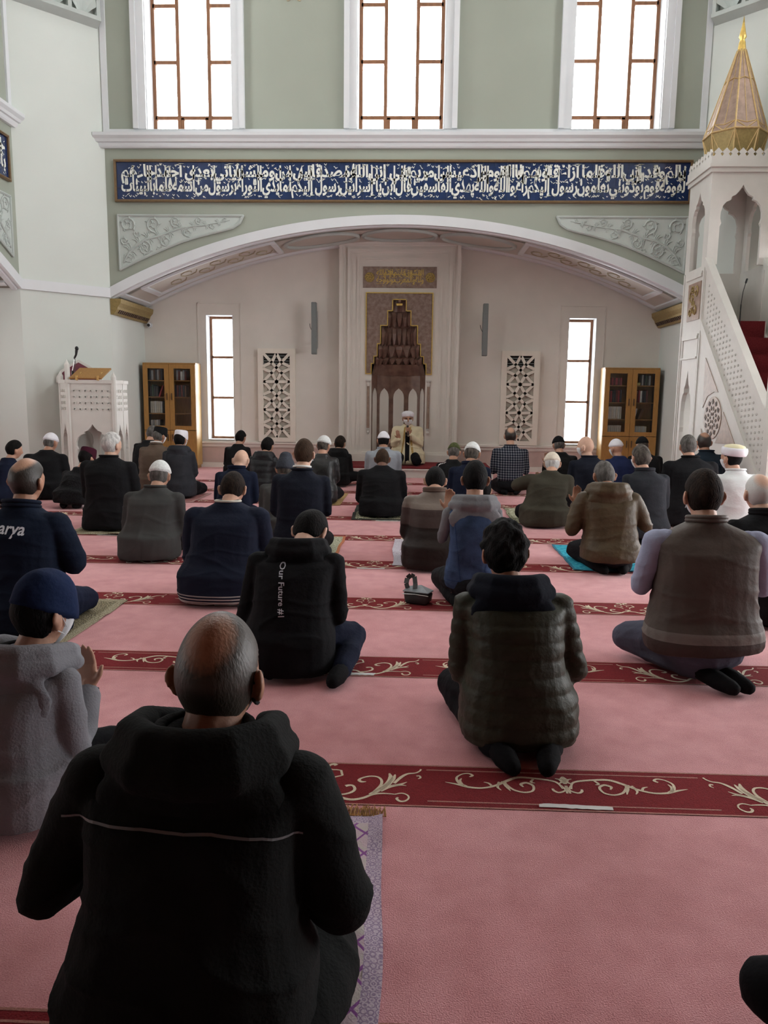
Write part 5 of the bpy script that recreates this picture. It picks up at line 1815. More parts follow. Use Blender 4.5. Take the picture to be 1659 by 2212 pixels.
        skin_job(o, vj * .85, 5, cloth_fn(seed + 21, amp * .9, zN))

    # --- hair, headwear, mask
    if hair:
        thin = hair[0].startswith('bald')
        hm_ = HAIR[hair[1]]
        if thin:
            key = 'thinning_%s_hair_%s' % (hair[1], skin)
            hm_ = bpy.data.materials.get(key) or thin_hair(key, {'salt': (.052, .042, .033), 'dark': (.022, .016, .012), 'white': (.45, .44, .42)}[hair[1]], {'a': (.50, .28, .19), 'b': (.38, .20, .125), 'd': (.58, .36, .26)}[skin])
        head_layer(Mh, hs, hair_fn(hair[0], hair[2], seed), 'hair', hm_, root, 44 if lod else 72, 30 if lod else 48, cover=hair_cover(hair[0]) if thin else None)
    if hat:
        kind, mt = hat[0], hat[1]
        tl = math.radians(hat[2] if len(hat) > 2 and not hasattr(hat[2], 'node_tree') else 8)

        def rim(d): return d[2] * math.cos(tl) - d[1] * math.sin(tl)
        if kind == 'kufi':
            head_layer(Mh, hs, lambda d: (-.006 + .024 * sst(.20, .25, rim(d))), 'cap', mt, root, 40, 34)
        elif kind == 'cap':
            w = waves(seed + 31, 7)
            head_layer(Mh, hs, lambda d: (-.006 + (.026 + .006 * w(np.array([d]))[0] * .4 + .012 * sst(.3, .9, d[2])) * sst(-.02, .05, rim(d))), 'cap', mt, root, 44, 40)
        elif kind == 'beanie':
            head_layer(Mh, hs, lambda d: (-.006 + (.026 + .03 * sst(.75, 1, d[2])) * sst(-.12, -.04, rim(d))), 'cap', mt, root, 40, 36)
        elif kind == 'flat':
            mb = MB()
            pr = [(1.06, .115), (1.09, .12), (1.10, .15), (1.05, .205), (1.00, .228), (.9, .236), (0, .240)]
            mb2 = MB(T=lambda a, b, c: Mh @ Matrix.Translation((0, .018 * hs, 0)) @ Matrix.Rotation(-tl * .0 + math.radians(-6), 4, 'X') @ Vector((a, b, c)))
            mb2.lathe([(r * .079 * hs, z * hs) for r, z in pr], (0, 0, 0), 28, 1.0, 1.25)
            mb2.build('cap', mt, root, shift=False, smooth=True, auto=True)
        elif kind == 'turban':
            mb2 = MB(T=lambda a, b, c: Mh @ Matrix.Translation((0, .014 * hs, 0)) @ Matrix.Rotation(math.radians(10), 4, 'X') @ Vector((a, b, c)))
            mb2.lathe([(r * hs, z * hs) for r, z in ((.082, .135), (.096, .138), (.104, .16), (.106, .185), (.102, .205), (.094, .212), (.085, .205))], (0, 0, 0), 30, 1.0, 1.14)
            t1 = mb2.build('turban', mt, root, shift=False, smooth=True)
            mb2 = MB(T=mb2.T)
            mb2.lathe([(r * hs, z * hs) for r, z in ((.090, .19), (.088, .212), (.075, .228), (.04, .238), (0, .241))], (0, 0, 0), 30, 1.0, 1.14)
            mb2.build('crown', hat[2], t1, shift=False, smooth=True)
    if mask:
        head_layer(Mh, hs, lambda d: -.006 + .014 * sst(-.02, -.10, d[2]) * sst(.28, .44, d[1]) * (1 - sst(-.82, -.92, d[2]) * 0), 'face_mask', mask, root, 40, 30)
        mb = MB()
        for sg in (-1, 1):
            mb.tube([Mh @ Vector(p) for p in ((sg * .070 * hs, .055 * hs, .075 * hs), (sg * .0825 * hs, .022 * hs, .118 * hs), (sg * .080 * hs, -.004 * hs, .106 * hs), (sg * .076 * hs, .008 * hs, .07 * hs), (sg * .068 * hs, .05 * hs, .05 * hs))], .002 if mask is MASKW else .0065, 6)
        mb.build('ear_loop', mask, root, shift=False)
    return dict(root=root, jacket=jo, N=N, zN=zN, Mh=Mh, arm=arm, hs=hs, yc=yc)


def on_back(P, uv, faces, name, mt, off=.004, parent=None):
    """lay flat artwork (x, z) on the back of a finished garment"""
    jo = P['jacket']

    def go():
        from mathutils.bvhtree import BVHTree
        me = jo.data
        t = BVHTree.FromPolygons([v.co for v in me.vertices], [tuple(p.vertices) for p in me.polygons])
        V = []
        for x, z in uv:
            h = t.ray_cast(Vector((x, -1, z)), Vector((0, 1, 0)))
            yy = h[0].y - off if h[0] is not None else -.15
            V.append((x, yy, z))
        m2 = bpy.data.meshes.new(name); m2.from_pydata(V, [], faces); m2.materials.append(mt)
        o = bpy.data.objects.new(name, m2); COL.objects.link(o); o.parent = jo
    POST.append(go)


def strip_uv(pts, w, n=24):
    uv, f = [], []
    P = [Vector(p) for p in pts]
    for k in range(n + 1):
        t = k / n * (len(P) - 1); i = min(int(t), len(P) - 2); q = P[i].lerp(P[i + 1], t - i)
        uv += [(q.x, q.y + w / 2), (q.x, q.y - w / 2)]
        if k: f.append((2 * k - 2, 2 * k - 1, 2 * k + 1, 2 * k))
    return uv, f


def text_uv(s, size, x0, z0, rot=0.0, bold=.0):
    v, f = text_geo(s, 1.0, bold, 2)
    c, sn = math.cos(rot), math.sin(rot)
    return [(x0 + (p[0] * c - p[1] * sn) * size, z0 + (p[0] * sn + p[1] * c) * size) for p in v], f

# ------------------------------------------------------------------ the congregation
def F(n, c, **k): return fabric(n, c, **k)


C_black = F('black_wool', BLK, amt=.3)
C_black2 = F('black_cotton', (.013, .013, .014), amt=.35)
C_blackgreen = F('black_twill', (.0125, .0135, .013), amt=.35, bs=120)
C_leather = mat('black_leather', (.012, .012, .013), .38, 0, 10, .3, None, 25, .5, .4)
C_navy = F('navy_cloth', NVY)
C_navysuit = F('dark_navy_suiting', (.011, .013, .022))
C_blue = F('blue_suiting', (.016, .024, .075))
C_grey = F('grey_suiting', (.056, .056, .055), amt=.12, bs=150, bstr=.12)
C_lgrey = F('pale_grey_suiting', (.30, .325, .36), amt=.12)
C_tan = F('taupe_cloth', (.125, .09, .068), amt=.15)
C_olive = F('olive_brown_tweed', (.052, .047, .034), amt=.25)
C_charc = F('charcoal_hooded_knit', (.034, .036, .043))
C_dgrey = F('dark_grey_nylon', (.030, .032, .038))
C_puffb = mat('black_quilted_nylon', (.010, .010, .013), .5, 0, 10, .3, None, 40, .3, .3)
C_puffo = mat('olive_quilted_nylon', (.036, .037, .022), .55, 0, 10, .25, None, 45, .35, .25)
C_parka = mat('brown_parka_nylon', (.070, .046, .022), .55, 0, 9, .25, None, 40, .35, .25)
C_vest = mat('taupe_vest_nylon', (.098, .078, .066), .6, 0, 9, .18, None, 40, .3, .25)
C_shirtblue = F('pale_blue_shirting', (.34, .37, .50), amt=.12)
C_white = F('white_robe_cotton', (.66, .68, .68), amt=.08)
C_cream = F('cream_robe_satin', (.74, .67, .47), rough=.6, amt=.12)
C_hoodgrey = F('grey_marl_fleece', (.245, .25, .275), amt=.18, bs=140, bstr=.3)
C_fur = mat('black_fur', (.012, .012, .014), .8, 0, 60, .6, (.004, .004, .005), 90, 1.0, .2)
C_nohood = F('grey_hood_jersey', (.19, .19, .20))
C_denim = F('blue_denim', (.048, .078, .155), amt=.5, bs=180, bstr=.3)
C_royal = F('royal_blue_collar', (.01, .045, .42))
C_paleline = mat('pale_piping', (.55, .53, .46), .8, 0, 20, .1)
C_greyline = mat('grey_reflective_piping', (.16, .16, .165), .5, 0, 20, .1)
C_shirtw = mat('white_shirt_collar', (.70, .70, .68), .8, 0, 20, .06)
C_print = mat('white_jacket_print', (.60, .62, .68), .6, 0, 20, .06)

C_p27 = banded('brown_panelled_quilt', [(0, (.024, .016, .014)), (.335, (.072, .052, .047)), (.47, (.20, .16, .135))], rough=.55)
C_p22 = banded('navy_jacket_striped_hem', [(0, (.55, .55, .52)), (.045, (.012, .015, .03)), (.056, (.55, .55, .52)), (.066, (.012, .015, .03)), (.076, (.4, .4, .38)), (.083, (.0125, .0165, .034))])
C_p39 = banded('taupe_vest_reflective_band', [(0, (.066, .048, .042)), (.215, (.20, .185, .165)), (.262, (.100, .080, .068))], rough=.6)


def plaid():
    m, nt, b, N_, L = nodes('checked_shirt_cotton')
    b.inputs['Roughness'].default_value = .9; b.inputs['Specular IOR Level'].default_value = .1
    tc = N_.new('ShaderNodeTexCoord'); sx = N_.new('ShaderNodeSeparateXYZ'); L.new(tc.outputs['Object'], sx.inputs[0])
    res = []
    for ax in ('X', 'Z'):
        mu = N_.new('ShaderNodeMath'); mu.operation = 'MULTIPLY'; mu.inputs[1].default_value = 1 / .034
        fr = N_.new('ShaderNodeMath'); fr.operation = 'FRACT'; gt = N_.new('ShaderNodeMath'); gt.operation = 'GREATER_THAN'; gt.inputs[1].default_value = .76
        L.new(sx.outputs[ax], mu.inputs[0]); L.new(mu.outputs[0], fr.inputs[0]); L.new(fr.outputs[0], gt.inputs[0]); res.append(gt)
    ad = N_.new('ShaderNodeMath'); ad.operation = 'ADD'; L.new(res[0].outputs[0], ad.inputs[0]); L.new(res[1].outputs[0], ad.inputs[1])
    hf = N_.new('ShaderNodeMath'); hf.operation = 'MULTIPLY'; hf.inputs[1].default_value = .5; L.new(ad.outputs[0], hf.inputs[0])
    r = N_.new('ShaderNodeValToRGB'); r.color_ramp.elements[0].color = (.012, .014, .024, 1); r.color_ramp.elements[1].color = (.36, .37, .38, 1)
    e = r.color_ramp.elements.new(.5); e.color = (.10, .105, .125, 1)
    L.new(hf.outputs[0], r.inputs[0]); L.new(r.outputs[0], b.inputs['Base Color'])
    return m


def zigzag():
    m, nt, b, N_, L = nodes('black_white_zigzag_knit')
    b.inputs['Roughness'].default_value = .95
    tc = N_.new('ShaderNodeTexCoord'); wv = N_.new('ShaderNodeTexWave'); wv.inputs['Scale'].default_value = 9; wv.inputs['Distortion'].default_value = 3; wv.inputs['Detail Scale'].default_value = 6; wv.bands_direction = 'Z'
    r = N_.new('ShaderNodeValToRGB'); r.color_ramp.interpolation = 'CONSTANT'; r.color_ramp.elements[0].color = (.012, .012, .014, 1); r.color_ramp.elements[1].color = (.6, .6, .6, 1); r.color_ramp.elements[1].position = .72
    L.new(tc.outputs['Object'], wv.inputs['Vector']); L.new(wv.outputs['Fac'], r.inputs[0]); L.new(r.outputs[0], b.inputs['Base Color'])
    return m


def PP(label, x, y, H, W, **k):
    ln = k.get('lean', .10)
    return person(label, x, y - (ln + .03) * math.cos(math.radians(k.get('yaw', 0))), H, W, **k)


# --- near rows
p20 = PP('balding man kneeling nearest the camera in a black hooded jacket with grey piping', -.43, 1.47, .884, .555, hx=.035, bow=4, hyaw=6, lean=.07, hem=.02, hemw=.52, hemd=.20, jack=C_blackgreen, amp=.006,
         hair=('bald_crown', 'salt', .006), mask=MASKK, skin='b', lod=0, hs=1.06, hood=(C_blackgreen, 1.25, .025), collar=(C_blackgreen, .02, .014), bulk=1.12, back=.02,
         elb=[(-.315, .06, .305), (.300, .06, .305)], wr=[(-.10, .30, .36), (.10, .30, .36)], neck=0.000, knee=[None, ((.25, .36, .09), (.12, -.12, .055), (.07, -.25, .035))])
uv, f = strip_uv([(-.235, .524), (-.15, .545), (-.05, .552), (.08, .547), (.17, .532), (.235, .508)], .0045, 40); on_back(p20, uv, f, 'reflective_piping', C_greyline, .003)
mb = MB(); mb.ball((.19, .12, .10), (.15, .24, .10), 16, 10); o = mb.build('jacket_tail', C_blackgreen, p20['root'], shift=False); skin_job(o, .0085, 4, cloth_fn(77, .006, .4))

p19 = PP('boy in a navy cap and grey hoodie seated at the left edge', -1.25, 2.33, .765, .45, hx=.03, yaw=14, bow=8, hyaw=14, lean=.06, hem=.02, hemw=.45, hemd=.18, jack=C_hoodgrey, jname='hoodie', amp=.006,
         hair=('full', 'black', .014), hat=('cap', KNAVY, -14), hatt=.024, mask=MASKW, skin='a', lod=0, hs=.98, hood=(C_hoodgrey, 1.15, .045), collar=(C_black2, .012, .012), legs='cross',
         elb=[None, (.205, .05, .16)], wr=[None, (.115, .22, .335)], fdir=[None, (-.25, .35, .9)], knee=[None, ((.22, .22, .16), (.05, .36, .06), (-.06, .40, .05))], drape=1.2)
mb = MB(); mb.tube([(.116, .214, .315), (.115, .222, .345)], .036, 12, cap=False); mb.build('cuff', C_black2, p19['root'], shift=False, smooth=True)

p41 = PP('curly-haired youth kneeling alone in an olive quilted jacket with black hood', .43, 2.95, .845, .485, hx=-.055, bow=6, hyaw=-8, lean=.05, hem=.045, hemw=.47, hemd=.21, jack=C_puffo, jname='quilted_jacket', puff=.0065, pitch=.062, amp=.0045,
         hair=('curly', 'black', .022), skin='b', lod=0, hs=.98, hood=(F('black_navy_hood_fleece', (.009, .011, .018)), 1.12, .03), back=.03,
         elb=[(-.222, .05, .26), (.232, .05, .27)], knee=[((-.24, .36, .09), (-.10, -.17, .05), (-.055, -.30, .035)), ((.20, .38, .09), (.10, -.17, .05), (.07, -.30, .035))], mask=None)

p39 = PP('broad man in a taupe vest over pale blue shirt sleeves kneeling at right', 1.42, 3.72, 1.0, .64, bow=4, lean=.06, hem=.155, hemw=.56, hemd=.19, jack=C_p39, jname='vest', arms=C_shirtblue, amp=.0045, hair=('full', 'dark', .011), mask=MASKW, skin='a', lod=0,
         hs=1.04, collar=(C_vest, .03, .011), pants='grey', elb=[(-.29, .06, .44), (.29, .06, .44)], knee=[((-.27, .30, .10), (-.05, -.10, .07), (.05, -.27, .045)), ((.24, .32, .10), (.02, -.10, .08), (.13, -.24, .04))], drape=.3)

p23 = PP('person bowing the head in a black hoodie printed down the back', -.585, 3.72, .745, .50, hx=.045, bow=62, hyaw=14, lean=.12, hem=.03, hemw=.46, hemd=.20, jack=C_black, jname='hoodie', amp=.005, hair=('full', 'black', .018), skin='d', lod=0, hs=.98, neck=0.021,
         hood=(C_black, 1.08, .02), pants='navy', elb=[(-.225, .06, .25), (.235, .06, .27)], knee=[None, ((.30, .20, .12), (.27, -.12, .05), (.24, -.24, .04))], back=.02)
uv, f = text_uv('Our Future #1', .040, -.035, .55, -1.52, .012); on_back(p23, uv, f, 'back_print', C_print, .004)

p28 = PP('boy in a blue denim jacket with a loose grey hood', .39, 4.92, .93, .40, hx=.02, bow=4, lean=.04, hem=.135, hemw=.33, hemd=.145, jack=C_denim, jname='denim_jacket', arms=C_nohood, amp=.0045, hair=('full', 'black', .010), skin='b', lod=0, hs=.98,
         hood=(C_nohood, 1.12, .03), collar=(C_royal, .022, .010), elb=[(-.185, .08, .42), (.175, .08, .42)], wr=[(-.14, .22, .58), (.05, .24, .50)], pants='black', neck=0.046)
uv, f = strip_uv([(-.16, .19), (.16, .19)], .004, 20); on_back(p28, uv, f, 'hem_seam', F('denim_stitch', (.02, .04, .11)), .003)
for sg in (-1, 1):
    uv, f = strip_uv([(sg * .075, .19), (sg * .10, .42), (sg * .115, .56)], .003, 20); uv = [(a + (.0015 if i % 2 else -.0015), b) for i, (a, b) in enumerate(uv)]; on_back(p28, uv, f, 'back_seam', bpy.data.materials['denim_stitch'], .003)

p22 = PP('heavy man in a navy bomber jacket with pale striped hem', -1.22, 4.97, .82, .585, hx=.02, bow=34, lean=.10, hem=.028, hemw=.575, hemd=.23, jack=C_p22, amp=.005, hair=('full', 'dark', .010), skin='a', lod=0, hs=1.0, collar=(C_paleline, .014, .0075), neck=0.006, bulk=1.1)
uv, f = strip_uv([(-.20, .022), (.20, .022)], .03, 12); on_back(p22, uv, f, 'red_shirt_tail', F('red_shirt_cotton', (.16, .012, .010)), .006)

p18 = PP('man with bald crown in a navy work jacket with white lettering on the back', -2.16, 4.15, .97, .56, bow=4, hyaw=8, lean=.05, hem=.02, hemw=.53, hemd=.22, jack=F('navy_work_cotton', (.008, .013, .028)), amp=.0055, hair=('bald_top', 'dark', .009), skin='b', lod=0, hs=1.08, collar=(F('navy_collar_cotton', (.008, .012, .025)), .045, .012),
         pants='navy', elb=[(-.26, .06, .40), (.275, .06, .40)], mask=None, neck=0.031, bulk=1.1)
uv, f = text_uv('arya', .085, -.055, .585, -.06, .018); on_back(p18, uv, f, 'back_print', C_print, .004)

p21 = PP('man in a grey suit jacket and white knitted cap', -2.13, 6.2, .795, .53, hx=.03, bow=22, lean=.10, hem=.02, hemw=.50, hemd=.22, jack=C_grey, jname='suit_jacket', amp=.0055, hair=('fringe', 'grey', .006), hat=('kufi', KWHITE, 4), hatt=.018, skin='a', lod=1, collar=(C_grey, .018, .010), vent=True, neck=0.006)
p27 = PP('man with bowed head in a brown panelled quilted jacket', .17, 6.08, .775, .52, hx=.02, bow=38, lean=.11, hem=.02, hemw=.50, hemd=.22, jack=C_p27, jname='quilted_jacket', puff=.006, pitch=.105, amp=.004, hair=('full', 'black', .010), skin='a', lod=1, collar=(F('brown_collar_nylon', (.14, .10, .08)), .03, .013), neck=0.006)
p38 = PP('man in a brown hooded parka raising his hands on a turquoise mat', 1.56, 6.05, .85, .53, hx=-.025, bow=24, hyaw=-6, lean=.09, hem=.10, hemw=.46, hemd=.21, jack=C_parka, jname='parka', amp=.006, hair=('full', 'grey', .007), skin='b', lod=1, hood=(C_parka, 1.22, .015),
         elb=[(-.285, .05, .33), (.285, .05, .35)], wr=[(-.235, .20, .50), (.20, .20, .47)], fdir=[(.05, .25, .95), None], neck=0.011, bulk=1.15)
p6 = PP('upright man with short brown hair in a dark navy suit', -.93, 6.3, .98, .51, hx=.03, bow=0, hyaw=8, lean=.02, hem=.06, hemw=.44, hemd=.18, jack=C_navysuit, jname='suit_jacket', amp=.004, hair=('full', 'brown', .009), mask=MASKW, skin='d', lod=1, shirt=C_shirtw, collar=(C_navysuit, .016, .010), neck=0.041, vent=True, hs=1.0)
p7 = PP('man in a grey knitted beanie and grey coat behind the navy suit', -1.25, 7.3, .80, .46, hx=.02, bow=16, lean=.08, hem=.03, jack=C_grey, jname='coat', hair=('full', 'salt', .006), hat=('beanie', KBEANIE, 2), hatt=.05, skin='a', lod=2)
p40 = PP('balding white-haired man in a black coat cut by the right edge', 2.20, 4.7, .89, .55, hx=-.07, bow=8, lean=.06, hem=.03, jack=C_black, jname='coat', hair=('bald_crown', 'white', .007), skin='d', lod=1, collar=(C_black, .03, .014))
p37 = PP('man with short dark hair in a dark grey jacket right of the parka', 2.20, 7.2, .915, .46, hx=-.05, bow=8, hyaw=-14, lean=.05, hem=.09, hemw=.40, jack=C_dgrey, hair=('full', 'salt', .012), mask=MASKW, skin='a', lod=1, collar=(C_dgrey, .025, .010))
p36 = PP('man in a white robe and large white turban at right', 3.10, 7.4, .93, .45, hx=-.03, bow=6, hyaw=-28, lean=.05, hem=.02, jack=C_white, jname='robe', hair=('full', 'black', .010), hat=('turban', KCLOTH, mat('cream_turban_crown', (.70, .64, .42), .8, 0, 20, .1)), hatt=.012, mask=MASKW, skin='a', lod=1, collar=(C_white, .02, .009), pants=C_white, hs=1.04)
p14 = PP('white-haired man in a black coat seated tall at left', -2.99, 7.45, .95, .58, bow=4, hyaw=26, lean=.04, hem=.02, hemw=.50, jack=C_black, jname='coat', amp=.006, hair=('full', 'white', .013), skin='d', lod=1, hs=1.02, collar=(C_black, .018, .010))
p8 = PP('bald man bowing in a navy jersey with striped collar', -1.80, 7.7, .78, .45, hx=.03, bow=38, hyaw=8, lean=.11, hem=.03, jack=C_navy, jname='jersey', hair=None, skin='d', lod=2, collar=(C_navy, .025, .011), pants='navy', neck=0.006)
uv, f = strip_uv([(.045, .575), (.075, .545)], .012, 6); on_back(p8, uv, f, 'collar_stripe', C_shirtw, .012)
p29 = PP('man in an olive tweed jacket and cream cap hunched over his knees', 1.41, 8.2, .775, .55, hx=.09, bow=30, hyaw=6, lean=.10, hem=.02, hemw=.54, hemd=.24, jack=C_olive, jname='tweed_jacket', amp=.007, hair=('fringe', 'white', .007), hat=('kufi', KCREAM, 14), hatt=.018, skin='a', lod=1,
         elb=[(-.275, .12, .42), (.25, .06, .36)], wr=[(-.04, .26, .40), (.1, .3, .4)], neck=0.000, bulk=1.1)
p34 = PP('grey-haired man in a large black coat beside the minbar', 2.99, 8.3, .97, .60, hx=-.03, bow=6, lean=.04, hem=.02, hemw=.56, jack=C_black, jname='coat', hair=('full', 'grey', .009), skin='a', lod=1, collar=(C_black, .02, .011), hs=1.03)
p3 = PP('dark-haired man in a black jumper kneeling on a patterned mat before the niche', -.34, 8.62, .75, .57, bow=26, lean=.10, hem=.03, hemw=.50, hemd=.21, jack=C_black, jname='jumper', hair=('full', 'brown', .006), skin='c', lod=1, pants='navy', neck=0.000)
p25 = PP('man in a white crocheted cap and navy jacket behind the denim jacket', .63, 8.6, .85, .49, hx=.03, bow=20, hyaw=16, lean=.09, hem=.03, jack=C_navy, hair=('full', 'salt', .008), hat=('kufi', KWHITE, -4), hatt=.018, skin='b', lod=1, hs=1.04, collar=(C_navy, .03, .012))
p15 = PP('person in a maroon cap and black fur coat', -3.98, 8.9, .70, .43, hx=.09, bow=14, hyaw=18, lean=.08, hem=.06, hemw=.46, jack=C_fur, jname='fur_coat', amp=.010, hair=('full', 'black', .012), hat=('flat', KMAROON), hatt=.01, skin='a', lod=2, pants=C_white)
p31 = PP('bald man with a white mask in a dark navy suit by the right window', 2.14, 9.2, .90, .52, hx=-.05, bow=4, hyaw=-52, lean=.04, hem=.02, jack=C_navysuit, jname='suit_jacket', hair=None, mask=MASKW, skin='d', lod=1, hs=1.06, collar=(C_navysuit, .018, .010))
p35 = PP('balding man in a dark teal jumper before the minbar', 3.60, 9.42, .955, .44, hx=-.06, bow=6, hyaw=8, lean=.05, hem=.03, jack=F('dark_teal_knit', (.012, .02, .03)), jname='jumper', hair=('bald_top', 'dark', .009), skin='b', lod=2, collar=(bpy.data.materials['dark_teal_knit'], .02, .010))
p17 = PP('boy in a navy vest with white sleeves at the far left', -4.80, 8.85, .77, .31, hx=.06, bow=12, hyaw=40, lean=.06, hem=.10, jack=C_navy, jname='vest', arms=C_white, hair=('full', 'black', .014), skin='a', lod=2, hs=.93)
p5 = PP('man in a black leather jacket and white knitted cap', -1.12, 9.6, .85, .44, hx=-.02, bow=16, hyaw=22, lean=.08, hem=.03, jack=C_leather, jname='leather_jacket', hair=('full', 'salt', .006), hat=('kufi', KWHITE, 0), hatt=.018, skin='a', lod=2)
p16 = PP('large man in a black robe and white cap before the pulpit', -4.73, 9.7, .83, .60, hx=.03, bow=16, hyaw=12, lean=.08, hem=.01, hemw=.66, hemd=.26, jack=C_black, jname='robe', hair=('fringe', 'grey', .004), hat=('kufi', KCLOTH, 0), hatt=.018, skin='b', lod=2, neck=0.011)
p13 = PP('boy in a white cloth cap and charcoal hooded top', -3.02, 9.85, .88, .45, hx=-.01, bow=4, hyaw=12, lean=.04, hem=.04, hemw=.42, jack=C_charc, jname='hooded_top', hair=('full', 'black', .010), hat=('flat', KCLOTH), hatt=.012, mask=MASKW, skin='a', lod=2, hs=.98, hood=(C_charc, 1.0, .0))
p10 = PP('person in a black puffer jacket left of the navy suit', -2.06, 10.4, .76, .42, hx=.05, bow=20, hyaw=18, lean=.08, hem=.03, jack=C_puffb, jname='puffer_jacket', puff=.008, pitch=.08, hair=('full', 'black', .013), skin='a', lod=2, hood=(C_puffb, 1.0, .0))
p12 = PP('man in a taupe jacket and black cap before the left bookcase', -3.55, 10.4, .895, .47, hx=.05, bow=8, hyaw=22, lean=.05, hem=.03, jack=C_tan, jname='suit_jacket', hair=('full', 'grey', .006), hat=('flat', KBLACK), hatt=.012, mask=MASKW, skin='b', lod=2, collar=(C_tan, .016, .009), shirt=C_shirtw)
p24 = PP('man with olive cap in a black track jacket with white shoulder stripe', .50, 10.4, .735, .44, hx=.06, bow=16, hyaw=10, lean=.08, hem=.03, jack=C_black2, jname='track_jacket', hair=('full', 'grey', .007), hat=('kufi', HAIR['green'], -10), hatt=.016, skin='b', lod=2)
uv, f = strip_uv([(-.17, .36), (-.14, .44), (-.05, .492)], .010, 14); on_back(p24, uv, f, 'shoulder_stripe', C_shirtw, .004)
p32 = PP('man in a white cap and bright blue suit', 2.88, 10.6, .81, .46, hx=-.06, bow=8, hyaw=-34, lean=.05, hem=.03, jack=C_blue, jname='suit_jacket', hair=None, hat=('kufi', KCLOTH, 2), hatt=.018, mask=MASKW, skin='a', lod=2)
p2 = PP('man in a pale grey suit and white cap in front of the imam', -.41, 10.8, .86, .52, bow=14, lean=.08, hem=.03, jack=C_lgrey, jname='suit_jacket', hair=('full', 'black', .010), hat=('kufi', KCLOTH, 6), hatt=.018, skin='b', lod=2, collar=(C_lgrey, .016, .009), vent=True)
p26 = PP('balding man in a dark checked shirt kneeling upright', 1.38, 10.85, .93, .54, bow=8, lean=.05, hem=.20, hemw=.36, hemd=.16, jack=plaid(), jname='checked_shirt', amp=.004, hair=('bald_crown', 'dark', .008), skin='a', lod=2, collar=(F('checked_collar', (.05, .055, .07)), .014, .008), neck=0.041)
p30 = PP('man in a black suit and black cap by the right window', 2.14, 11.0, .82, .49, hx=-.04, bow=14, hyaw=-10, lean=.07, hem=.03, jack=C_black2, jname='suit_jacket', hair=('full', 'grey', .005), hat=('kufi', KBLACK, 0), hatt=.018, skin='a', lod=2, wr=[(-.20, .24, .42), None], elb=[(-.24, .05, .30), None])
p33 = PP('man in a black coat and black cap before the right bookcase', 3.38, 11.2, .82, .52, hx=-.04, bow=10, hyaw=-10, lean=.06, hem=.03, jack=C_black, jname='coat', hair=('full', 'salt', .005), hat=('kufi', KBLACK, 0), hatt=.018, skin='b', lod=2)
p4 = PP('person in a black hooded jacket seated left of the platform', -1.13, 11.5, .745, .46, hx=.02, bow=16, hyaw=20, lean=.08, hem=.03, jack=C_black2, jname='hooded_jacket', hair=('full', 'dark', .012), skin='a', lod=2, hood=(C_black2, 1.05, .0), legs='cross')
p11 = PP('grey-haired man leaning in a black suit beside the left bookcase', -3.98, 11.28, .87, .45, hx=.08, bow=18, hyaw=6, lean=.08, hem=.03, jack=C_black2, jname='suit_jacket', hair=('full', 'grey', .008), skin='a', lod=2)
p9 = PP('person with short black hair in a black jacket below the left window', -2.84, 12.3, .765, .45, hx=.03, bow=20, hyaw=18, lean=.08, hem=.03, jack=C_black2, hair=('full', 'black', .013), skin='a', lod=2)
p43 = PP('child in a black and white zigzag jumper half hidden behind the denim boy', .66, 7.0, .60, .30, bow=10, lean=.05, hem=.02, jack=zigzag(), jname='jumper', hair=('full', 'black', .012), skin='a', lod=2, hs=.88)
p42 = PP('person in black sitting cross-legged, only a knee showing at lower right', 1.19, 1.24, .86, .48, bow=6, lean=.05, hem=.03, jack=C_black, hair=('full', 'dark', .010), skin='a', lod=2, legs='cross', knee=[((-.42, .30, .12), (-.02, .36, .06), (.1, .36, .05)), None])

# --- the imam, facing the rows
im = person('imam in a cream robe and white turban facing the rows with a microphone', -.09, 13.42, .935, .53, yaw=180, z0=PZ, bow=10, hyaw=-4, lean=.05, hem=.01, hemw=.66, hemd=.24, jack=C_cream, jname='robe', amp=.007, drape=1.4, hair=('fringe', 'grey', .005), hat=('turban', KCLOTH, KCLOTH), hatt=.012,
            mask=MASKW, skin='b', lod=1, pants='black', elb=[(-.23, .08, .36), (.22, .08, .36)], wr=[(-.03, .25, .535), (.14, .24, .46)], fdir=[(.25, .25, .93), (.25, .15, .95)], hs=1.02, bulk=1.15)
mb = MB()
for sg in (-1, 1):
    mb.tube([im['Mh'] @ Vector((sg * .030, .103, .120))] * 1 + [im['Mh'] @ Vector((sg * .030, .106, .120))], .008, 8)
mb.build('eyes', C_black, im['root'], shift=False)
mb = MB()
for sg in (-1, 1): mb.tube([im['Mh'] @ Vector(p) for p in ((sg * .015, .116, .137), (sg * .034, .112, .142), (sg * .052, .097, .136))], .0045, 6)
mb.build('eyebrows', HAIR['dark'], im['root'], shift=False)


def front_trim(P, pts, w, name, mt, n=40):
    uv, f = strip_uv(pts, w, n)
    uv = [(a + (w / 2 if i % 2 else -w / 2), b) for i, (a, b) in enumerate(uv)]

    def go():
        from mathutils.bvhtree import BVHTree
        me = P['jacket'].data
        t = BVHTree.FromPolygons([v.co for v in me.vertices], [tuple(p.vertices) for p in me.polygons])
        V = []
        for x, z in uv:
            h = t.ray_cast(Vector((x, 1, z)), Vector((0, -1, 0)))
            V.append((x, (h[0].y if h[0] is not None else .15) + .004, z))
        m2 = bpy.data.meshes.new(name); m2.from_pydata(V, [], f); m2.materials.append(mt)
        o = bpy.data.objects.new(name, m2); COL.objects.link(o); o.parent = P['jacket']
    POST.append(go)


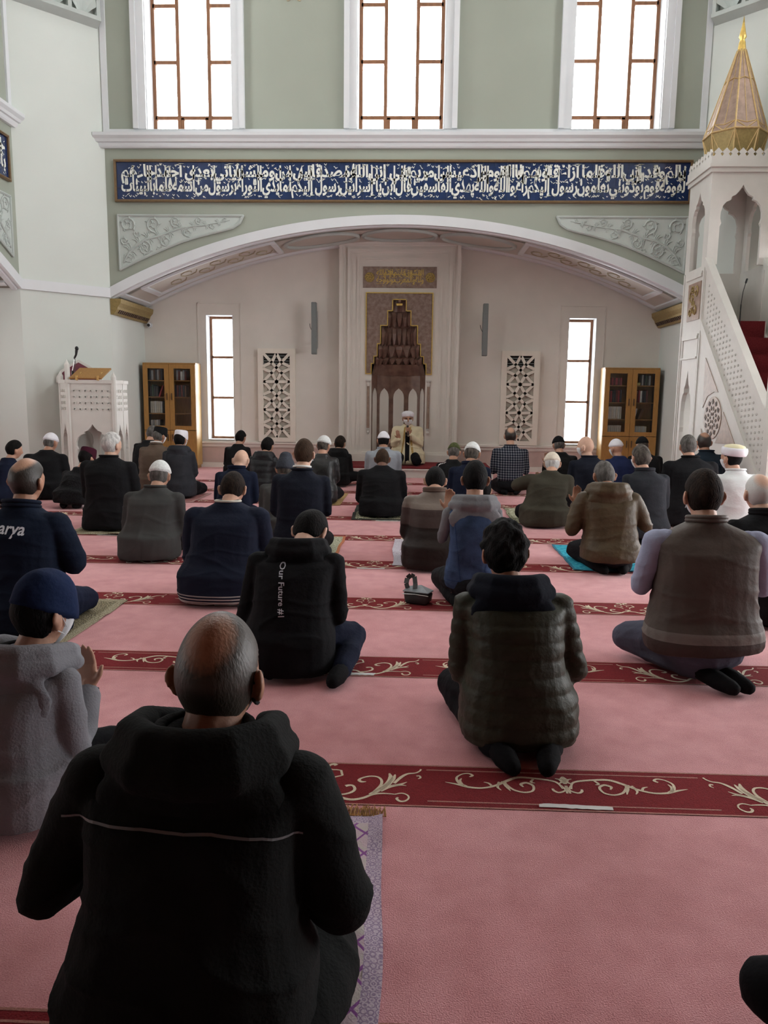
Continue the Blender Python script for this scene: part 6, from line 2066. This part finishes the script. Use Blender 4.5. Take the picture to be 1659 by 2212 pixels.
C_goldtrim = mat('gold_embroidery', (.52, .34, .10), .6, .2, 60, .4)
for sg in (-1, 1): front_trim(im, [(sg * .045, .66), (sg * .06, .45), (sg * .09, .25), (sg * .13, .04)], .03, 'gold_trim', C_goldtrim)
front_trim(im, [(0, .60), (0, .40), (0, .20), (0, .03)], .075, 'cassock', C_black)

run_jobs()
# microphone held by the imam
root = empty('hand_microphone', (-.075, 13.12, PZ + .56)); tag(root, 'small black hand microphone held to the imam\'s face', 'microphone')
mb = MB(); mb.tube([(-.075, 13.14, PZ + .53), (-.085, 13.16, PZ + .64)], .012, 8); mb.build('handle', M['black'], root, smooth=True)
mb = MB(); mb.ball((-.088, 13.165, PZ + .67), (.022, .022, .026)); mb.build('grille', M['black'], root, smooth=True)

# ------------------------------------------------------------------ prayer mats, bag, tape
def mat_print(name, base, line, scale, base2=None, kind='lattice', lw=.12):
    """woven mat: diamond lattice or carpet-like figure over a mottled ground, with a border"""
    m, nt, b, N_, L = nodes(name)
    b.inputs['Roughness'].default_value = .95; b.inputs['Specular IOR Level'].default_value = .1
    tc = N_.new('ShaderNodeTexCoord'); sp = N_.new('ShaderNodeSeparateXYZ'); L.new(tc.outputs['Object'], sp.inputs[0])

    def mth(op, a, c=None):
        n = N_.new('ShaderNodeMath'); n.operation = op
        if hasattr(a, 'links') or hasattr(a, 'is_linked'): L.new(a, n.inputs[0])
        else: n.inputs[0].default_value = a
        if c is not None:
            if hasattr(c, 'is_linked'): L.new(c, n.inputs[1])
            else: n.inputs[1].default_value = c
        return n.outputs[0]
    x, y = sp.outputs['X'], sp.outputs['Y']
    if kind == 'lattice':
        u = mth('FRACT', mth('MULTIPLY', mth('ADD', x, mth('MULTIPLY', y, .8)), scale)); v = mth('FRACT', mth('MULTIPLY', mth('SUBTRACT', x, mth('MULTIPLY', y, .8)), scale))
        g = mth('MAXIMUM', mth('LESS_THAN', u, lw), mth('LESS_THAN', v, lw))
    else:
        vo = N_.new('ShaderNodeTexVoronoi'); vo.inputs['Scale'].default_value = scale; vo.inputs['Randomness'].default_value = .35; L.new(tc.outputs['Object'], vo.inputs['Vector'])
        g = mth('GREATER_THAN', mth('FRACT', mth('MULTIPLY', vo.outputs['Distance'], 3.0)), .55)
    no = N_.new('ShaderNodeTexNoise'); no.inputs['Scale'].default_value = 24; L.new(tc.outputs['Object'], no.inputs['Vector'])
    r = N_.new('ShaderNodeValToRGB'); r.color_ramp.elements[0].position = .4; r.color_ramp.elements[1].position = .6
    r.color_ramp.elements[0].color = (*(base2 or base), 1); r.color_ramp.elements[1].color = (*base, 1); L.new(no.outputs['Fac'], r.inputs[0])
    mx = N_.new('ShaderNodeMix'); mx.data_type = 'RGBA'; L.new(g, mx.inputs[0]); L.new(r.outputs[0], mx.inputs[6]); mx.inputs[7].default_value = (*line, 1)
    L.new(mx.outputs[2], b.inputs['Base Color'])
    n2 = N_.new('ShaderNodeTexNoise'); n2.inputs['Scale'].default_value = 200; bp = N_.new('ShaderNodeBump'); bp.inputs['Strength'].default_value = .3; bp.inputs['Distance'].default_value = .004
    L.new(tc.outputs['Object'], n2.inputs['Vector']); L.new(n2.outputs['Fac'], bp.inputs['Height']); L.new(bp.outputs[0], b.inputs['Normal'])
    return m


def prayer_mat(label, c, size, rot, mt, border, ripple=.004, seed=1, bw=.03, thick=.004, extra=None):
    root = empty('prayer_mat', (c[0], c[1], 0), rot); tag(root, label, 'prayer mat')
    w, l = size
    nx, ny = 18, 30
    wv = waves(seed, 18); wv2 = waves(seed + 1, 9)

    def sheet(name, x0, x1, y0, y1, mt_, h0, h1):
        mb = MB()
        ni, nj = max(2, int(nx * (x1 - x0) / w) + 1), max(2, int(ny * (y1 - y0) / l) + 1)
        top = [[None] * (nj + 1) for _ in range(ni + 1)]; bot = [[None] * (nj + 1) for _ in range(ni + 1)]
        for i in range(ni + 1):
            for j in range(nj + 1):
                X = x0 + (x1 - x0) * i / ni; Y = y0 + (y1 - y0) * j / nj
                q = np.array([[X, Y, 0.]])
                z = max(0, ripple * (wv(q)[0] * 2 + .3)) + .004
                dx = .010 * wv2(np.array([[0, Y, 1.]]))[0] * abs(X) / (w / 2) * (1 if ripple > .003 else .3)
                top[i][j] = mb.pt((X + dx, Y, z + h1)); bot[i][j] = mb.pt((X + dx, Y, z + h0))
        for i in range(ni):
            for j in range(nj):
                mb.face((top[i][j], top[i + 1][j], top[i + 1][j + 1], top[i][j + 1])); mb.face((bot[i][j], bot[i][j + 1], bot[i + 1][j + 1], bot[i + 1][j]))
        for i in range(ni): mb.face((top[i][0], bot[i][0], bot[i + 1][0], top[i + 1][0])); mb.face((top[i][nj], top[i + 1][nj], bot[i + 1][nj], bot[i][nj]))
        for j in range(nj): mb.face((top[0][j], top[0][j + 1], bot[0][j + 1], bot[0][j])); mb.face((top[ni][j], bot[ni][j], bot[ni][j + 1], top[ni][j + 1]))
        return mb.build(name, mt_, root, shift=False, smooth=True, auto=True)
    sheet('field', -w / 2 + bw, w / 2 - bw, -l / 2 + bw, l / 2 - bw, mt, 0, thick)
    sheet('edge', -w / 2, -w / 2 + bw, -l / 2, l / 2, border, 0, thick); sheet('edge', w / 2 - bw, w / 2, -l / 2, l / 2, border, 0, thick)
    sheet('edge', -w / 2 + bw, w / 2 - bw, -l / 2, -l / 2 + bw, border, 0, thick); sheet('edge', -w / 2 + bw, w / 2 - bw, l / 2 - bw, l / 2, border, 0, thick)
    return root


lav = mat_print('lavender_lattice_weave', (.60, .47, .52), (.26, .10, .30), 13, (.55, .50, .47), 'lattice', .13)
lav_e = mat_print('lavender_border_weave', (.56, .47, .55), (.33, .25, .36), 60, None, 'cells')
m1 = prayer_mat('lavender lattice prayer mat with gold fringe under the nearest man', (-.39, 1.72), (.66, 1.08), .015, lav, lav_e, .006, 3, .045)
fr = MB()
rnd = random.Random(4)
for k in range(190):
    x = -.33 + .66 * k / 189 + rnd.uniform(-.004, .004); a = rnd.uniform(-.35, .35); l = rnd.uniform(.045, .07)
    y0 = .54; z = rnd.uniform(.006, .018)
    fr.tube([(x, y0 - .004, .008), (x + a * l * .5, y0 + l * .5, z), (x + a * l, y0 + l, .006)], [.0022, .0022, .0014], 4, cap=False)
o = fr.build('fringe', mat('gold_fringe_thread', (.42, .20, .045), .7, 0, 80, .5), m1, shift=False); o['kind'] = 'stuff'
md = MB()
for (cx, cy, r) in ((.0, .22, .13), (.13, .24, .05), (.14, .16, .04), (.10, .31, .04), (-.12, .22, .05)):
    for k in range(26):
        for q in range(2):
            a = 2 * PI * k / 26; rr = r * (1 - .12 * q)
            md.ball((cx + rr * math.cos(a) * .5, cy + rr * math.sin(a), .0135), (.0075, .0075, .002), 6, 4)
md.build('beaded_motif', mat('magenta_embroidery', (.30, .06, .24), .7, 0, 40, .3), m1, shift=False)

olv = mat_print('olive_carpet_weave', (.34, .30, .20), (.10, .085, .06), 26, (.26, .22, .13), 'cells')
olv_e = mat_print('olive_border_weave', (.42, .38, .27), (.20, .17, .11), 40, None, 'cells')
prayer_mat('olive patterned prayer mat under the man in the lettered navy jacket', (-2.17, 4.26), (.66, 1.02), -.02, olv, olv_e, .003, 5, .05)
prayer_mat('olive tasselled mat under the white-haired man', (-2.97, 7.42), (.66, .74), -.03, olv, olv_e, .006, 6, .05)
grn = mat_print('pale_green_figured_weave', (.46, .44, .31), (.07, .075, .045), 15, (.40, .38, .26), 'cells')
prayer_mat('pale green figured mat under the man in the black jumper', (-.36, 8.72), (.60, 1.0), .0, grn, mat('dark_mat_binding', (.03, .032, .025), .9, 0, 40, .3), .008, 7, .04, .008)
prayer_mat('pale sage printed mat beside the man in olive tweed', (1.42, 8.72), (.60, 1.18), .0, mat_print('sage_printed_cloth', (.50, .49, .36), (.30, .29, .20), 7, (.47, .46, .34), 'cells'), grn, .004, 8, .04)
prayer_mat('turquoise prayer mat under the man in the brown parka', (1.62, 6.43), (.66, 1.06), -.02, mat_print('turquoise_weave', (.03, .30, .42), (.06, .40, .50), 9, (.03, .27, .39), 'cells'), mat('turquoise_edge', (.02, .16, .24), .9, 0, 40, .2), .003, 9, .02)
prayer_mat('white lace-patterned mat under the brown quilted jacket', (.15, 6.48), (.60, 1.04), .0, mat_print('white_lace_weave', (.62, .58, .62), (.36, .28, .36), 18, None, 'cells'), mat_print('white_lace_border', (.62, .60, .64), (.42, .36, .44), 40, None, 'cells'), .006, 10, .06)
prayer_mat('cream mat with orange edge under the upright navy suit', (-.94, 6.74), (.64, .90), .0, mat_print('cream_green_weave', (.50, .48, .36), (.24, .26, .18), 14, None, 'cells'), mat('orange_mat_edge', (.50, .16, .06), .9, 0, 40, .2), .002, 11, .025)
prayer_mat('tan patterned mat beside the man in the leather jacket', (-1.16, 9.9), (.56, 1.2), .0, mat_print('tan_weave', (.50, .36, .17), (.36, .22, .09), 12, None, 'cells'), mat('tan_mat_edge', (.42, .26, .10), .9, 0, 40, .2), .002, 12, .03)
prayer_mat('rust brown mat under the person left of the platform', (-1.22, 12.0), (.5, .95), .0, mat_print('rust_weave', (.30, .13, .07), (.18, .07, .04), 12, None, 'cells'), mat('rust_mat_edge', (.34, .17, .08), .9, 0, 40, .2), .002, 13, .03)
prayer_mat('plain brown mat under the boy in the white cloth cap', (-3.0, 9.8), (.54, .9), .0, mat_print('rose_brown_weave', (.36, .17, .16), (.26, .11, .11), 12, None, 'cells'), mat('pink_mat_edge', (.40, .22, .2), .9, 0, 40, .2), .002, 14, .03)

TAPES = [((.56, 2.365), (.24, .024), -.03, 'torn white paper strip on the nearest carpet border'), ((-.31, 5.845), (.22, .024), 0, 'white paper strip on the border left of the brown jacket'),
         ((-.22, 3.535), (.12, .028), .02, 'short torn paper strip beside the bowed hoodie'), ((-2.87, 7.045), (.22, .02), 0, 'white paper strip by the white-haired man\'s mat'),
         ((-.24, 8.19), (.30, .03), 0, 'white paper strip behind the mat before the niche'), ((-1.155, 4.70), (.20, .024), 0, 'white paper strip behind the striped hem jacket')]
for (c, s_, r, lb) in TAPES:
    mb = MB()
    n = 14; w, h = s_
    up = [(-w / 2 + w * k / n, h / 2 + rnd.uniform(-.002, .002) * (1 if 0 < k < n else 3)) for k in range(n + 1)]; dn = [(w / 2 - w * k / n + (rnd.uniform(-.012, .012) if k in (0, n) else 0), -h / 2 + rnd.uniform(-.002, .002)) for k in range(n + 1)]
    mb.prism([(x, y, .0028) for x, y in up + dn], (0, 0, .0012))
    o = mb.build('paper_strip', M['paper']); o.location = (c[0], c[1], 0); o.rotation_euler = (0, 0, r); tag(o, lb, 'paper strip', 'paper distance markers on the carpet')

# small pouch with a wrist strap, lying on the third border
bc = Vector((.055, 4.86, 0)); root = empty('wash_bag', bc, -.35); tag(root, 'small grey boxy pouch with a loop handle lying on the carpet', 'pouch')
C_bag = mat('grey_coated_cloth', (.055, .057, .058), .5, 0, 20, .25, None, 60, .3, .3); C_bagtop = mat('pale_grey_coated_cloth', (.20, .215, .23), .5, 0, 20, .15, None, 60, .2, .3)
mb = MB()
b0 = [(-.075, -.055, .004), (.075, -.055, .004), (.075, .055, .004), (-.075, .055, .004)]; b1 = [(-.085, -.06, .085), (.088, -.06, .085), (.088, .05, .075), (-.085, .05, .085)]
mb.hexa(b0 + b1); body = mb.build('pouch_body', C_bag, root, shift=False, bevel=.012, smooth=True)
mb = MB(); mb.prism([(-.088, -.063, .083), (.09, -.063, .083), (.09, .052, .075), (.0, .06, .105), (-.088, .052, .088)], (0, 0, .008)); mb.build('lid', C_bagtop, root, shift=False, bevel=.004)
mb = MB()
pts = [(-.07, -.01, .095), (-.085, .0, .125), (-.085, .02, .155), (-.065, .035, .175), (-.04, .035, .165), (-.025, .01, .125), (-.02, -.01, .097)]
for a, b in zip(pts, pts[1:]): mb.bar(a, b, .032, .005, (0, 1, .3))
mb.build('loop_handle', C_bag, root, shift=False)
mb = MB(); mb.tube([(-.085, -.064, .07), (0, -.066, .075), (.088, -.064, .07)], .003, 5); mb.build('zip', M['chrome'], root, shift=False)
